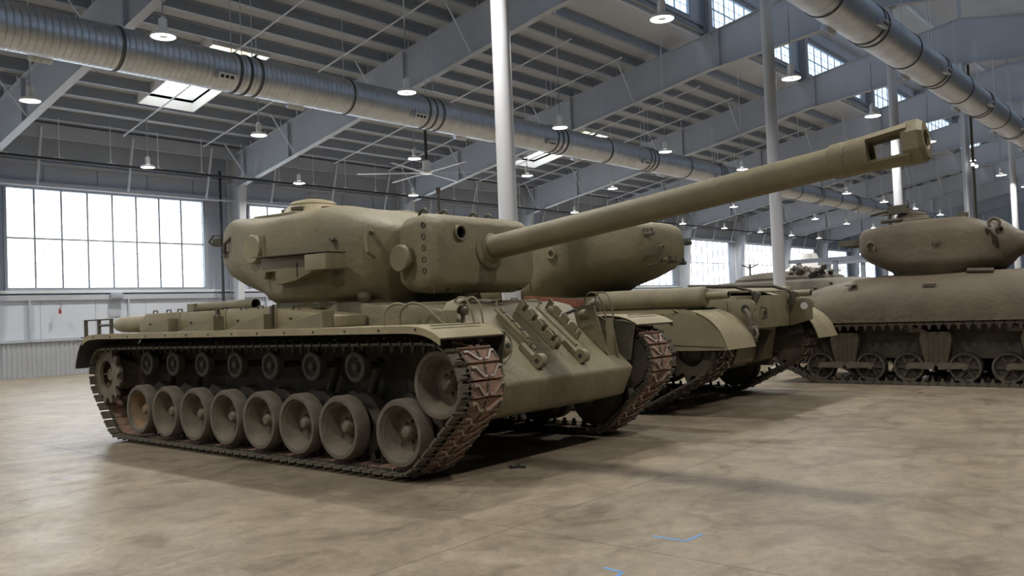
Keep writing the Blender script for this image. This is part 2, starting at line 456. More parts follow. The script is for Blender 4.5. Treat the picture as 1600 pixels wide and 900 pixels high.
for x in (11.25, 14.6, 20.4, 23.5, 29.6, 32.7):
    m = MB(); m.box(x-.03, x+.03, WY-.16, WY-.05, 1.2, 2.6); m.build('sag_post', PAINT, wb, smooth=False)
# wall columns, tapered wide at the top
for x in fx:
    m = MB()
    m.prism([(WY-.02, 0), (WY-.42, 0), (WY-1.05, 7.1), (WY-.9, topz(WY-.9)), (WY-.02, topz(WY))], 'x', x-.004, x+.004)
    m.prism([(WY-.42, 0), (WY-.40, 0), (WY-1.03, 7.1), (WY-1.05, 7.1)], 'x', x-.14, x+.14)
    m.box(x-.14, x+.14, WY-.04, WY-.02, 0, topz(WY))
    m.build('wall_column', PAINT_L, wb, smooth=False)
# slanting struts from eave to header, pipes along the wall
for n in range(0, 10):
    for q in (1.75, 4.85, 7.95):
        x = fx[n+1]+q
        m = MB(); m.tube([(x-.05, WY-.9, 8.35), (x+.0, WY-.3, 6.45)], .04, 6); m.build('wall_strut', PAINT_L, wb)
m = MB(); m.tube([(XA+.2, WY-.45, 6.42), (XB-.2, WY-.45, 6.42)], .035, 8); m.build('pipe', PAINT_L, wb)
# sprinkler pipe with drop heads
sp = thing('sprinkler_pipe', 'long black sprinkler pipe hung high in front of the window wall', 'pipe', (FX0, 29.0, 7.1))
m = MB(); m.tube([(XA-FX0+.5, 0, 0), (XB-FX0-.5, 0, 0)], .05, 10); m.build('main_pipe', PIPEB, sp)
for i in range(26):
    x = 1.9+1.68*i*1.0 - 3.4
    zt = topz(29.0)-7.1-.02
    m = MB(); m.tube([(x, 0, zt), (x, 0, .12)], .014, 6); m.build('drop_rod', PAINT_L, sp)
    m = MB(); m.box(x-.16, x+.16, -.03, .03, .05, .075); m.cyl((x, 0, .07), (x, 0, .16), .03, seg=8); m.build('bracket', WHITEP, sp)
m = MB(); m.tube([(18.3, WY-.35, .0), (18.3, WY-.35, 7.6)], .055, 10); tag(m.build('pipe', PIPEB), 'black vertical riser pipe between the first two windows', 'pipe')
# small wall things
t = thing('fire_extinguisher', 'small red extinguisher hanging on the white panel under the left window', 'extinguisher', (12.15, WY-.30, 2.2))
m = MB(); m.lathe([(-.16, 0), (-.16, .07), (.05, .075), (.11, .03), (.13, 0)], (0, 0, 0), (0, 0, 1), 14); m.build('cylinder', REDP, t)
m = MB(); m.tube([(0, 0, .12), (.06, 0, .2), (.09, 0, .3), (0, .1, .42)], .014, 6); m.box(-.05, .05, -.02, .02, .13, .16); m.build('hose_and_valve', PIPEB, t)
t.scale = (.62, .62, .62)
for x, z, l in ((14.13, 2.68, 'grey utility box on the sill rail below the left window'),):
    m = MB(); m.box(-.22, .22, -.12, .0, -.12, .12); m.box(-.18, .18, -.14, -.12, -.09, .09); o = m.build('utility_box', FRAME, bevel=.01); o.location = (x, WY-.15, z); tag(o, l, 'box')
m = MB(); m.box(-.22, .22, -.03, 0, -.25, .2); o = m.build('wall_plate', PAINT, bevel=.008); o.location = (14.1, WY-.05, 2.2); tag(o, 'pale square plate on the white panel under the utility box', 'plate')

# side and opposite walls
m = MB(); m.box(XA, XB, OY-.15, OY, 0, 8.9)
struct(m.build('wall_front', WALLG, smooth=False))
def gable(x, nm):
    m = MB(); m.prism([(OY, 0), (WY, 0), (WY, topz(WY)+.3), (LOW, topz(LOW)+.3), (LOW, mz(LOW)), (RY, mz(RY)), (MY0, mz(MY0)), (MY0, topz(MY0)+.3), (OY, topz(OY)+.3)], 'x', x, x+.15)
    return struct(m.build(nm, WALLG, smooth=False))
gable(XA-.15, 'wall_left'); gr = gable(XB, 'wall_right')

# ------------------------------------------------------------------ white columns
cn = ['nearest white round column standing between the first two tanks', 'white round column behind the second tank',
      'white round column behind the tank turret at right', 'grey column with pipes strapped beside it, fourth down the hall', 'farthest plain white round column at the right edge']
for i, (x, y) in enumerate([(9.5, 8.07), (18.95, 7.97), (28.1, 7.85), (37.2, 7.8), (46.35, 7.75)]):
    t = thing('column', cn[i], 'column', (x, y, 0), 0, None)
    zt = botz(y)-.04
    m = MB(); m.cyl((0, 0, .03), (0, 0, zt), .138 if i != 3 else .15, seg=40); m.build('shaft', WHITEC if i != 3 else PAINT, t)
    m = MB(); m.box(-.25, .25, -.25, .25, 0, .03); m.build('base_plate', PAINT, t)
    m = MB(); m.box(-.2, .2, -.2, .2, zt, zt+.02); m.build('cap_plate', PAINT, t)
    if i == 3:
        m = MB(); m.tube([(-.28, -.05, .2), (-.28, -.05, zt)], .05, 8); m.build('strapped_pipe', PAINT_L, t)
        m = MB(); m.tube([(.22, -.2, .2), (.22, -.2, zt)], .05, 8); m.build('strapped_pipe', BROWN_D, t)
        for dx in (-.35, .3):
            m = MB(); m.lathe([(0, 0), (0, .05), (.07, .06), (.1, .03), (.1, 0)], (dx, -.25, 6.55), (0, -1, 0), 10); m.build('emergency_light', LAMPE, t)
for k in range(5, 9):
    x = FX0+BAY*k
    m = MB(); m.cyl((0, 0, 0), (0, 0, 10.5), .138, seg=20); o = m.build('column', WHITEC); o.location = (x, 7.75, 0)
    tag(o, 'distant round column far down the hall, %s behind the last plain white one' % ['first', 'second', 'third', 'fourth'][k-5], 'column')

# ------------------------------------------------------------------ ducts
def duct(name, label, y, z, x0, x1, joints, rings, diffs, dside):
    t = thing(name, label, 'duct', (0, y, z)); r = .48
    js = [x0]+joints+[x1]
    for a, b in zip(js[:-1], js[1:]):
        m = MB(); m.lathe([(a, r), (b, r)], (0, 0, 0), (1, 0, 0), 56); m.build('duct_section', DUCT, t)
    for x in rings:
        m = MB(); m.lathe([(x-.025, r), (x-.025, r+.02), (x+.025, r+.02), (x+.025, r)], (0, 0, 0), (1, 0, 0), 56); m.build('joint_ring', GASKET, t)
    for x, sg, el in diffs:
        a = math.radians(el); c = Vector((x, sg*math.cos(a)*(r+.04), math.sin(a)*(r+.04))); n = Vector((0, sg*math.cos(a), math.sin(a))); u = Vector((0, -n.z, n.y))
        m = MB(); m.obox(c, (.24, 0, 0), u*.09, n*.07); d = m.build('air_diffuser', DUCT, t, bevel=.01)
        m = MB()
        m.obox(c+n*.075, (.21, 0, 0), u*.07, n*.006)
        m.build('grille', GRILLE, d)
        m = MB()
        for q in (-.13, 0, .13): m.obox(c+n*.083+Vector((q, 0, 0)), (.045, 0, 0), u*.04, n*.003)
        m.build('grille_slot', PIPEB, d)
    for x in rings[::1]:
        m = MB(); m.tube([(x, 0, r), (x, 0, 2.2)], .012, 6); m.build('hanger', PAINT_L, t)
    return t
j1 = []; r1 = []
x = 8.6-12.6
i = 0
while x < 95:
    j1.append(x)
    if i % 2 == 1: r1 += [x-.28, x, x+.3]
    else: r1 += [x]
    x += 3.13 if i % 2 == 0 else 3.17; i += 1
grp = [8.6+3.15+6.3*k for k in range(-2, 13)]
d1 = [(g-.75, -1, -28) for g in grp]+[(g+1.7, 1, -58) for g in grp]
duct('air_duct', 'big round galvanised duct crossing the hall from upper left', 18.4, 7.66, XA+.5, 96, j1, r1, d1, -1)
j2 = [-2.1+2.9*k for k in range(34)]
r2 = []
for k, x in enumerate(j2): r2 += [x] if k % 2 else [x-.16, x+.16]
g2 = [j2[k]-.45 for k in range(0, 34, 2)]
duct('air_duct', 'big round galvanised duct overhead at upper right', 6.4, 8.08, XA+.5, 96, j2, r2, [(g, -1, -20) for g in g2]+[(g-1.2, 1, -50) for g in g2], 1)

# ------------------------------------------------------------------ pendant lamps
lamp_light = bpy.data.lights.new('lamp_light', 'AREA'); lamp_light.shape = 'DISK'; lamp_light.size = .40
lamp_light.energy = LAMPW; lamp_light.color = (1.0, .95, .88); lamp_light.spread = math.radians(150)
lt = thing('pendant_lamp', '', 'lamp', (0, 0, 7.0))
m = MB(); m.lathe([(.0, .225), (.05, .225), (.07, .20), (.08, .08)], (0, 0, 0), (0, 0, 1), 28); m.build('rim', LAMPH, lt)
m = MB(); m.lathe([(.004, .0), (.004, .085)], (0, 0, 0), (0, 0, 1), 28); m.build('driver_cap', LAMPH, lt)
m = MB(); m.lathe([(.006, .085), (-.004, .10), (-.004, .205), (.006, .215)], (0, 0, 0), (0, 0, 1), 28); m.build('glowing_ring', LAMPE, lt)
m = MB(); m.lathe([(.08, .06), (.10, .078), (.34, .078), (.36, .05), (.40, .02)], (0, 0, 0), (0, 0, 1), 20); m.build('housing', LAMPH, lt)
o = bpy.data.objects.new('bulb_light', lamp_light); COL.objects.link(o); o.parent = lt; o.location = (0, 0, -.03)
rowd = {28.2: 'row nearest the tall windows', 21.5: 'row behind the left duct', 15.15: 'row before the left duct', 8.03: 'row along the columns', 1.2: 'row over the near side'}
ordn = ['first', 'second', 'third', 'fourth', 'fifth', 'sixth', 'seventh', 'eighth', 'ninth', 'tenth', 'eleventh', 'twelfth', 'thirteenth', 'fourteenth']
first = True
for y, nm in rowd.items():
    k = 0
    for i in range(-2, 12):
        x = 8.0+6.2*i
        vis = i >= 0
        L_ = lt if first else copy_tree(lt); first = False
        if y < 5 and x > 60: pass
        L_.location = (x, y, 7.0)
        z1 = (topz(y) if y > 14.3 or y < 1.2 else botz(y)) - 7.0
        m = MB(); m.tube([(0, 0, .38), (0, 0, z1)], .014, 6)
        m.build('suspension_rod', PAINT_L, L_)
        q_ = Vector((x, y, 7.0-EYE)); zc = q_.dot(fw); px_ = 800+F_PX*q_.dot(rr)/zc; py_ = 450-F_PX*q_.dot(uu)/zc
        if zc > 0 and 0 < px_ < 1600 and 0 < py_ < 900:
            L_['label'] = 'round pendant lamp, %s from the left in the %s' % (ordn[k], nm); L_['group'] = 'pendant lamps'; k += 1
        else:
            L_['label'] = 'round pendant lamp hanging outside the picture'; L_['group'] = 'pendant lamps out of view'
for c in list(lt.children):
    pass

# ------------------------------------------------------------------ ceiling fan
t = thing('ceiling_fan', 'large six-bladed ceiling fan on a black drop pole', 'fan', (23.4, 24.0, 7.15))
m = MB(); m.tube([(0, 0, .5), (0, 0, topz(24)-7.15)], .06, 10); m.build('drop_pole', PIPEB, t)
m = MB(); m.lathe([(-.05, 0), (-.05, .2), (.0, .24), (.05, .18), (.06, .16), (.45, .16), (.5, .08), (.52, 0)], (0, 0, 0), (0, 0, 1), 24); m.build('motor_hub', WHITEP, t)
for k in range(6):
    a = math.radians(18+60*k); d = Vector((math.cos(a), math.sin(a), 0)); n = Vector((-d.y, d.x, .12))
    m = MB(); m.obox(d*1.45+Vector((0, 0, 0)), d*1.25, n*.045, Vector((0, 0, .012))); m.build('blade', PAINT_L if k % 2 else WHITEP, t, bevel=.006)

# ================================================================== TANKS
def hull_path(circles, pitch, n=None):
    P = []
    for (y, z, r) in circles:
        for i in range(72): P.append((y+r*math.cos(2*PI*i/72), z+r*math.sin(2*PI*i/72)))
    P = sorted(set(P))
    def half(pp):
        h = []
        for p in pp:
            while len(h) > 1 and (h[-1][0]-h[-2][0])*(p[1]-h[-2][1])-(h[-1][1]-h[-2][1])*(p[0]-h[-2][0]) <= 0: h.pop()
            h.append(p)
        return h
    lo = half(P); up = half(P[::-1]); H = lo[:-1]+up[:-1]       # counter-clockwise: bottom goes +y
    H = H[::-1]                                                   # bottom now runs toward -y
    H.append(H[0]); L = [0]
    for a, b in zip(H[:-1], H[1:]): L.append(L[-1]+math.hypot(b[0]-a[0], b[1]-a[1]))
    n = n or round(L[-1]/pitch); out = []
    def at(s):
        s %= L[-1]
        for i in range(len(L)-1):
            if L[i+1] >= s: f = (s-L[i])/(L[i+1]-L[i]+1e-9); return Vector((H[i][0]+(H[i+1][0]-H[i][0])*f, H[i][1]+(H[i+1][1]-H[i][1])*f))
    st = L[-1]/n
    for k in range(n):
        a = at(k*st); b = at((k+1)*st); c = (a+b)/2; d = b-a
        out.append((c.x, c.y, math.atan2(d.y, d.x)))
    return out, st
def link_mesh(sg, pad, pitch=.152, edge=None, chev=None):
    """steel track link: local x across (sg*x is outboard), y along the run, z outward"""
    p = pitch/2; m = MB(); g = .006
    edge = edge or LINKE
    X = lambda a, b: (min(sg*a, sg*b), max(sg*a, sg*b))
    for a, b in ((-.275, -.085), (-.055, .135)):                      # two rusty shoe halves
        x0, x1 = X(a, b); m.mi = 0; m.box(x0, x1, -p+g, p-g, -.022, .022)
        m.mi = 0; m.box(x0, x1, -p+g, -p+g+.02, .022, .034)
    # chevron grousers, worn bright on their crests
    for (pts) in ([(-.27, .045), (-.225, .045), (-.135, -.045), (-.09, -.045)], [(-.05, -.045), (-.005, -.045), (.075, .045), (.13, .045)]):
        for (a, b) in zip(pts[:-1], pts[1:]):
            A = Vector((sg*a[0], a[1], 0)); B = Vector((sg*b[0], b[1], 0)); d = (B-A); n = Vector((-d.y, d.x, 0)).normalized()
            m.mi = 0; m.obox((A+B)/2+Vector((0, 0, .032)), d*.52, n*.012, Vector((0, 0, .013)))
            m.mi = 1; m.obox((A+B)/2+Vector((0, 0, .045)), d*.5, n*.010, Vector((0, 0, .003)))
    m.mi = 2
    for a in (-.285, -.07, .148):                                    # end connectors and centre guide
        m.cyl((sg*(a-.012), -p*.55, 0), (sg*(a+.012), -p*.55, 0), .034, seg=8); m.cyl((sg*(a-.012), p*.45, 0), (sg*(a+.012), p*.45, 0), .034, seg=8)
        x0, x1 = X(a-.012, a+.012); m.box(x0, x1, -p*.55, p*.45, -.03, .03)
    m.prism([(-.03, -.03), (.03, -.03), (.012, -.11), (-.012, -.11)], 'x', *X(-.085, -.055))
    x0, x1 = X(.165, .29); m.box(x0, x1, -p+.02, p-.014, -.014, .006)    # extended end connector plate
    m.prism([(-.055, .0), (-.04, .0), (-.04, .03)], 'x', x0, x1)
    m.prism([(sg*.165, .0), (sg*.27, .0), (sg*.165, .035)], 'y', -.004, .006)
    return m.build('track_link', [pad, chev or WORN, edge], None, angle=30)
def smooth_pts(P, n=4):
    out = []
    for i in range(len(P)-1):
        p0 = P[max(i-1, 0)]; p1 = P[i]; p2 = P[i+1]; p3 = P[min(i+2, len(P)-1)]
        for k in range(n):
            t = k/n
            out.append(tuple(.5*((2*p1[j])+(-p0[j]+p2[j])*t+(2*p0[j]-5*p1[j]+4*p2[j]-p3[j])*t*t+(-p0[j]+3*p1[j]-3*p2[j]+p3[j])*t**3) for j in range(len(p1))))
    out.append(tuple(P[-1])); return out

WY8 = [2.77, 2.06, 1.35, .64, -.07, -.78, -1.49, -2.40]
RLY = [2.73, 2.04, 1.32, .58, -.14, -.91, -1.64]
def wheel_meshes():
    m = MB()
    m.lathe([(.035, .25), (.012, .262), (.0, .272), (.0, .312), (.03, .33), (.15, .33), (.17, .315), (.175, .24)], (0, 0, 0), (1, 0, 0), 40)
    ty = m.build('tyre', TYRE, None)
    def dish(mt):
        m = MB()
        m.lathe([(.03, .258), (.034, .245), (.05, .242), (.06, .236), (.14, .225), (.19, .20), (.20, .12), (.20, .085), (.15, .08), (.11, .065), (.085, .045), (.075, 0)], (0, 0, 0), (1, 0, 0), 32)
        for i in range(8):
            a = 2*PI*i/8; m.cyl((.16, .105*math.cos(a), .105*math.sin(a)), (.205, .105*math.cos(a), .105*math.sin(a)), .013, seg=6)
        return m.build('hub_dish', mt, None)
    di = dish(DISH); do = dish(TYRE_O)
    m = MB(); m.lathe([(.30, .20), (.31, .30), (.315, .33), (.44, .33), (.45, .30), (.45, .1), (.45, 0)], (0, 0, 0), (1, 0, 0), 32)
    m.cyl((.14, 0, 0), (.45, 0, 0), .07, seg=12); inn = m.build('inner_wheel', BROWN_D, None)
    m = MB(); m.lathe([(.0, .11), (.0, .15), (.01, .16), (.09, .16), (.1, .15), (.1, .1)], (0, 0, 0), (1, 0, 0), 28)
    m.lathe([(.01, .12), (.05, .09), (.05, .05), (.0, .04), (-.02, .0)], (0, 0, 0), (1, 0, 0), 20)
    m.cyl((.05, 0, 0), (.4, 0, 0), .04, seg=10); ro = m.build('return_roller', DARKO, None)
    # sprocket ring
    m = MB(); n = 13; pts = []
    for i in range(n*4):
        a = 2*PI*i/(n*4); r = (.41, .41, .325, .325)[i % 4]; pts.append((r*math.cos(a), r*math.sin(a)))
    for xa_, xb_ in ((0, .045), (.36, .40)):
        inr = [(.20*math.cos(2*PI*i/(n*4)), .20*math.sin(2*PI*i/(n*4))) for i in range(n*4)]
        rg_ = [[(xa_, *p) for p in pts], [(xb_, *p) for p in pts], [(xb_, *p) for p in inr], [(xa_, *p) for p in inr], [(xa_, *p) for p in pts]]
        m.loft(rg_, False, False)
    m.lathe([(.05, 0), (.05, .08), (.10, .13), (.14, .22), (.38, .22), (.38, 0)], (0, 0, 0), (1, 0, 0), 26); sp_ = m.build('drive_sprocket', DISH, None, smooth=True)
    for o in (ty, di, do, inn, ro, sp_): COL.objects.unlink(o)
    return ty.data, di.data, do.data, inn.data, ro.data, sp_.data
TYm, DIm, DOm, INm, ROm, SPm = wheel_meshes()
def gear(root, rear_sag=True, orange=False, links=('l', 'r'), padl=RUST):
    """running gear for the eight-wheel heavy tanks, both sides"""
    circ = [(WY8[0], .45, .39), (WY8[-1], .45, .39), (-2.90, .92, .39), (3.72, .90, .37)]+[(y, 1.065, .22) for y in RLY]
    if rear_sag: circ.append((3.32, .40, .34))
    path, st = hull_path(circ, .152)
    for sg in (-1, 1):
        lk = link_mesh(sg, padl, chev=WORN); lk.parent = root; first = True
        for (y, z, a) in path:
            if first: o = lk; first = False
            else: o = link('track_link', lk.data, root, (0, 0, 0))
            o.location = (sg*1.61, y, z); o.rotation_euler = (a, 0, 0)
        rz = 0 if sg < 0 else PI
        for i, y in enumerate(WY8):
            o = link('road_wheel', TYm, root, (sg*1.84, y, .45), (0, 0, rz))
            link('hub_dish', DOm if (orange and i == 0 and sg < 0) else DIm, o, (0, 0, 0)); link('inner_wheel', INm, o, (0, 0, 0))
            m = MB(); m.obox((sg*1.28, y+.16, .57), (.05, 0, 0), (0, .22, .13), (0, -.045, .07)); m.cyl((sg*1.2, y+.34, .68), (sg*1.36, y+.34, .68), .1, seg=12)
            m.build('suspension_arm', OLIVE_D, root)
            if i in (0, 1, 5, 6, 7):
                m = MB(); m.cyl((sg*1.34, y+.1, .62), (sg*1.34, y-.12, 1.12), .05, seg=10); m.build('shock_absorber', OLIVE_D, root)
        for y in RLY: link('return_roller', ROm, root, (sg*1.72, y, 1.065), (0, 0, rz))
        o = link('idler_wheel', TYm, root, (sg*1.78, -2.90, .92), (0, 0, rz)); link('hub_dish', DIm, o, (0, 0, 0)); link('inner_wheel', INm, o, (0, 0, 0))
        link('drive_sprocket', SPm, root, (sg*1.82, 3.72, .90), (0, 0, rz))

def circ_pts(r, n=12):
    # half outline from front centre to rear centre
    return [(r*math.sin(PI*i/(n-1)), -r*math.cos(PI*i/(n-1))) for i in range(n)]
FULL = [(0, -1.42), (.55, -1.40), (.88, -1.25), (1.10, -.98), (1.27, -.55), (1.355, .05), (1.36, .65), (1.28, 1.18), (1.14, 1.66), (.93, 2.05), (.58, 2.38), (0, 2.48)]
def turret_body(mt):
    C = circ_pts(1.24)
    sh_ = 1
    lv = [(1.70, 0, 1), (1.78, .0, 1.0), (1.83, .10, 1.0), (1.93, .25, 1.0), (2.05, .58, 1.0), (2.2, .86, 1.0), (2.38, .99, 1), (2.60, 1, .998), (2.70, 1, .98), (2.77, 1, .945), (2.82, 1, .89), (2.86, 1, .80), (2.89, 1, .68), (2.90, 1, .35)]
    rings = []
    for z, t, s in lv:
        ring = []
        W_ = [.25, .2, .2, .5, .9, 1, .55, .05, .0, 0, 0, 0]
        T_ = [t*(1-W_[i])+min(1, 9*t)*W_[i] for i in range(12)]
        half = [((C[i][0]*(1-T_[i])+FULL[i][0]*T_[i]), (C[i][1]*(1-T_[i])+FULL[i][1]*T_[i])) for i in range(12)]
        hs = smooth_pts(half, 3); full = hs+[(-x, y) for x, y in hs[-2:0:-1]]
        for x, y in full:
            kk = 1-.72*min(1, max(0, (y-.7)/.9)) if (z > 2.5 and s > .6) else 1
            se = 1-(1-s)*kk; xx = x*se; yy = .35+(y-.35)*se
            zz = z
            f = max(0, (-.35-yy))/1.05
            if z > 2.4: zz -= .27*f**1.3*(z-2.4)/.6
            if z > 2.6: zz += .05*min(1, max(0, (yy-.9)/.8))*(z-2.6)/.3
            if z > 2.6: zz += .035*math.exp(-((yy+.45)/.5)**2)*(z-2.6)/.3
            ring.append((xx, yy, zz))
        rings.append(ring)
    m = MB(); m.loft(rings); return m
def torus_pts(c, r, a, b, n=10, axis='x'):
    out = []
    for i in range(n+1):
        t = a+(b-a)*i/n
        if axis == 'x': out.append((c[0], c[1]+r*math.cos(t), c[2]+r*math.sin(t)))
        else: out.append((c[0]+r*math.cos(t), c[1], c[2]+r*math.sin(t)))
    return out
def cupola(parent, x, y, z, s=1, mt=None):
    m = MB(); m.lathe([(-.12, .46*s), (.05, .45*s), (.06, .43*s), (.15, .36*s), (.17, .33*s), (.19, .33*s), (.23, .28*s), (.265, .14*s), (.27, 0)], (x, y, z), (0, 0, 1), 28)
    c = m.build('cupola', mt or TAN, parent)
    for i in range(6):
        a = 2*PI*i/6+.4; d = Vector((math.cos(a), math.sin(a), 0)); n = Vector((-d.y, d.x, 0))
        m = MB(); m.obox(Vector((x, y, z+.105))+d*.395*s, d*.03, n*.09*s, Vector((0, 0, .022))); m.build('vision_block', LENS, c)
    m = MB(); m.tube([(x-.1, y, z+.26), (x-.08, y, z+.31), (x+.08, y, z+.31), (x+.1, y, z+.26)], .012, 6); m.build('hatch_handle', OLIVE_D, c)
    return c
def mantlet_gun(root):
    m = MB()
    rings = []
    for y, hx, z0, z1, cr in ((-1.28, .72, 1.90, 2.58, .10), (-1.45, .83, 1.83, 2.67, .16), (-1.75, .865, 1.80, 2.69, .18), (-1.90, .86, 1.83, 2.66, .2), (-1.99, .82, 1.88, 2.60, .18), (-2.02, .76, 1.93, 2.55, .15)):
        ring = []
        for cx, cz, a0 in ((hx-cr, z1-cr, 0), (-hx+cr, z1-cr, 90), (-hx+cr, z0+cr, 180), (hx-cr, z0+cr, 270)):
            for k in range(6):
                a = math.radians(a0+18*k); ring.append((cx+cr*math.cos(a), y, cz+cr*math.sin(a)))
        rings.append(ring)
    m.loft(rings); mt = m.build('mantlet', CAST, root)
    m = MB()
    for sx in (-1, 1):
        for k in range(5): m.lathe([(0, .034), (.012, .034), (.014, .024), (.004, .022), (.004, 0)], (sx*.858, -1.83, 2.545-.125*k), (sx, 0, 0), 12)
    m.build('mantlet_bolts', OLIVE_D, mt)
    for sx in (-1, 1):
        m = MB(); m.lathe([(0, .14), (.10, .14), (.12, .15), (.19, .15), (.205, .14), (.205, 0)], (sx*.77, -1.54, 2.20), (sx, .0, 0), 24, None); m.build('trunnion_cap', CAST, mt, angle=30)
    m = MB(); m.lathe([(-.05, .088), (.045, .088), (.05, .08), (.045, .066), (.01, .062), (.01, 0)], (-.50, -2.01, 2.46), (0, -1, 0), 24, [0, 0, 0, 1, 1]); m.build('sight_port', [OLIVE, DARK], mt)
    m = MB()
    for x in (-.55, -.25, .25, .55): m.tube(torus_pts((x, -1.55+.03*(abs(x) > .4), 2.70), .068, -.2, PI+.2, 10), .02, 8)
    m.build('lifting_eyes', OLIVE_D, mt)
    # gun
    o = Vector((0, -2.0, 2.295)); d = Vector((0, -1, .1075)).normalized(); up = Vector((0, .1075, 1)).normalized(); X = Vector((1, 0, 0))
    m = MB(); m.lathe([(-.05, .24), (.03, .24), (.045, .225), (.05, .18), (.075, .165), (.09, .14)], o, d, 36); m.build('gun_collar', CAST, root)
    m = MB(); m.lathe([(0, .140), (1.2, .136), (3.0, .131), (4.02, .130)], o, d, 40); g = m.build('gun_barrel', OLIVE, root)
    # muzzle brake
    mb = MB()
    mb.lathe([(3.98, .131), (3.99, .148), (4.02, .150), (4.10, .150), (4.105, .144), (4.12, .144), (4.125, .150), (4.26, .152), (4.30, .153), (4.305, .088), (4.15, .082), (4.15, 0)], o, d, 36)
    bk = mb.build('muzzle_brake', OLIVE, root)
    for s_ in (1, -1):
        mb = MB()
        # top / bottom bars, bowed
        ringa = []
        for tpos, ro_, ri_ in ((4.22, .150, .10), (4.32, .156, .112), (4.46, .164, .122), (4.62, .172, .125)):
            c = o+d*tpos; pt = [c+X*ro_*math.cos(math.radians(g_))+up*s_*ro_*math.sin(math.radians(g_)) for g_ in range(40, 141, 20)]
            pt += [c+X*ri_*math.cos(math.radians(g_))+up*s_*ri_*math.sin(math.radians(g_)) for g_ in range(140, 39, -20)]; ringa.append(pt)
        mb.loft(ringa)
        mb.build('brake_bar', OLIVE, bk, angle=30)
    mb = MB()
    R_ = []
    def octo(tp, a, b, hole=None):
        c = o+d*tp; pts = []
        for q in range(8):
            an = math.radians(22.5+45*q); pts.append(c+X*a*math.cos(an)*1.08+up*b*math.sin(an)*1.08)
        return pts
    R0 = [octo(4.57, .125, .158), octo(4.60, .138, .172), octo(4.695, .138, .172), octo(4.73, .112, .145), octo(4.73, .080, .080), octo(4.66, .074, .074), octo(4.57, .074, .074), octo(4.57, .125, .158)]
    mb.loft(R0, False, False); mb.build('brake_front_ring', OLIVE, bk, angle=25)

def heavy_hull(root, details=True):
    m = MB()
    Yr = 4.02
    prof = [(-3.17, .875), (-2.30, 1.62), (-2.1, 1.67), (-1.3, 1.70), (-.9, 1.75), (1.8, 1.75), (3.3, 1.66), (Yr, 1.50), (Yr-.05, .95), (Yr-.55, .50), (-2.6, .46), (-3.02, .56)]
    m.prism(prof, 'x', -1.14, 1.14)
    h = m.build('hull', CAST if details else OLIVE, root, bevel=.035, seg=3)
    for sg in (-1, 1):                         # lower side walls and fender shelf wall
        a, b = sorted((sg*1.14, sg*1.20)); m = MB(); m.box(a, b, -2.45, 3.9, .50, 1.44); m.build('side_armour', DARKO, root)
    return h
def fender(root, sg, rear_z=1.0, mt=TAN, front=True):
    pts = [(-3.20, 1.35), (-3.10, 1.405), (-2.96, 1.445), (-2.80, 1.46), (-2.6, 1.462), (-2.4, 1.462), (3.3, 1.468), (3.45, 1.468), (3.80, 1.45), (3.98, 1.38), (4.12, 1.24), (4.20, 1.08), (4.22, rear_z)]
    if not front: pts = [(-3.26, 1.375), (-3.17, 1.42), (-3.02, 1.452), (-2.85, 1.462), (-2.6, 1.464), (3.35, 1.495), (3.55, 1.50), (3.85, 1.47), (4.10, 1.36), (4.28, 1.18), (4.38, rear_z)]
    X = sorted((sg*1.18, sg*2.03)); m = MB()
    pp = []
    for a_, b_ in ((0, 5), (len(pts)-7, len(pts))): pp += smooth_pts(pts[a_:b_], 3)
    m.sheet([(y, z) for y, z in pp], .012, 'x', *X)
    f = m.build('fender', mt, root, angle=50)
    m = MB(); m.sheet([(y, z-.004) for y, z in pp][::-1], .006, 'x', X[0]+.004, X[1]-.004); m.build('fender_underside', DARK, f, angle=50)  # dark sheet: black underside paint with its shade mixed into the colour
    m = MB(); m.prism([(2.9, 1.30), (3.6, 1.0), (4.15, 1.02), (4.08, 1.25), (3.9, 1.40), (2.9, 1.45)], 'x', *sorted((sg*1.185, sg*1.20))); m.build('dark_gap_plate', DARK, f)  # added dark plate, covers a bright see-through gap so it reads as shade
    m = MB(); X2 = sorted((sg*2.022, sg*2.035))
    q = [(y, z) for y, z in pp if y < 4.0]
    lip = [(y, z+.01) for y, z in q]+[(y, z-.055) for y, z in q[::-1]]
    m.prism(lip, 'x', *X2); m.build('fender_lip', mt, f)
    m = MB()
    for k in range(14): m.cyl((sg*2.035, -2.9+.5*k, 1.44), (sg*2.043, -2.9+.5*k, 1.44), .012, seg=6)
    m.build('lip_rivets', DARK, f)
    m = MB(); m.box(min(sg*1.3, sg*1.95), max(sg*1.3, sg*1.95), -3.02, -3.0, 1.462, 1.475); m.build('fender_rib', mt, f)
    return f

# ------------------------------------------------------------------ first tank
T1 = thing('heavy_tank', 'nearest olive heavy tank with a long gun ending in an open muzzle brake', 'tank', (7.28, 8.5, 0), 0)
gear(T1, True, True)
heavy_hull(T1)
for sg in (-1, 1): fender(T1, sg)
tb = turret_body(CAST).build('turret', CAST, T1, angle=60)
mantlet_gun(T1)
cupola(T1, 0.0, 1.25, 2.97, 1.02)
m = MB(); m.prism([(-.62, .80), (.95, .65), (.9, 1.9), (.55, 2.25), (-.5, 2.27), (-.72, 1.6)], 'z', 2.84, 3.0); m.build('roof_plate', OLIVE, tb, bevel=.03)
m = MB(); m.lathe([(-.1, .30), (.03, .29), (.05, .24), (.06, 0)], (.52, .1, 2.92), (0, 0, 1), 20); m.build('loader_hatch', OLIVE, T1)
m = MB(); m.lathe([(-.05, .07), (.04, .06), (.06, .03), (.10, .018), (.30, .013), (.31, .028), (.37, .03), (.38, 0)], (.1, -1.12, 2.75), (0, 0, 1), 12); m.build('antenna_mount', OLIVE_D, T1)
m = MB(); m.tube(torus_pts((-.25, .15, 2.93), .05, 0, PI), .018, 6); m.build('lifting_eye', OLIVE_D, T1)
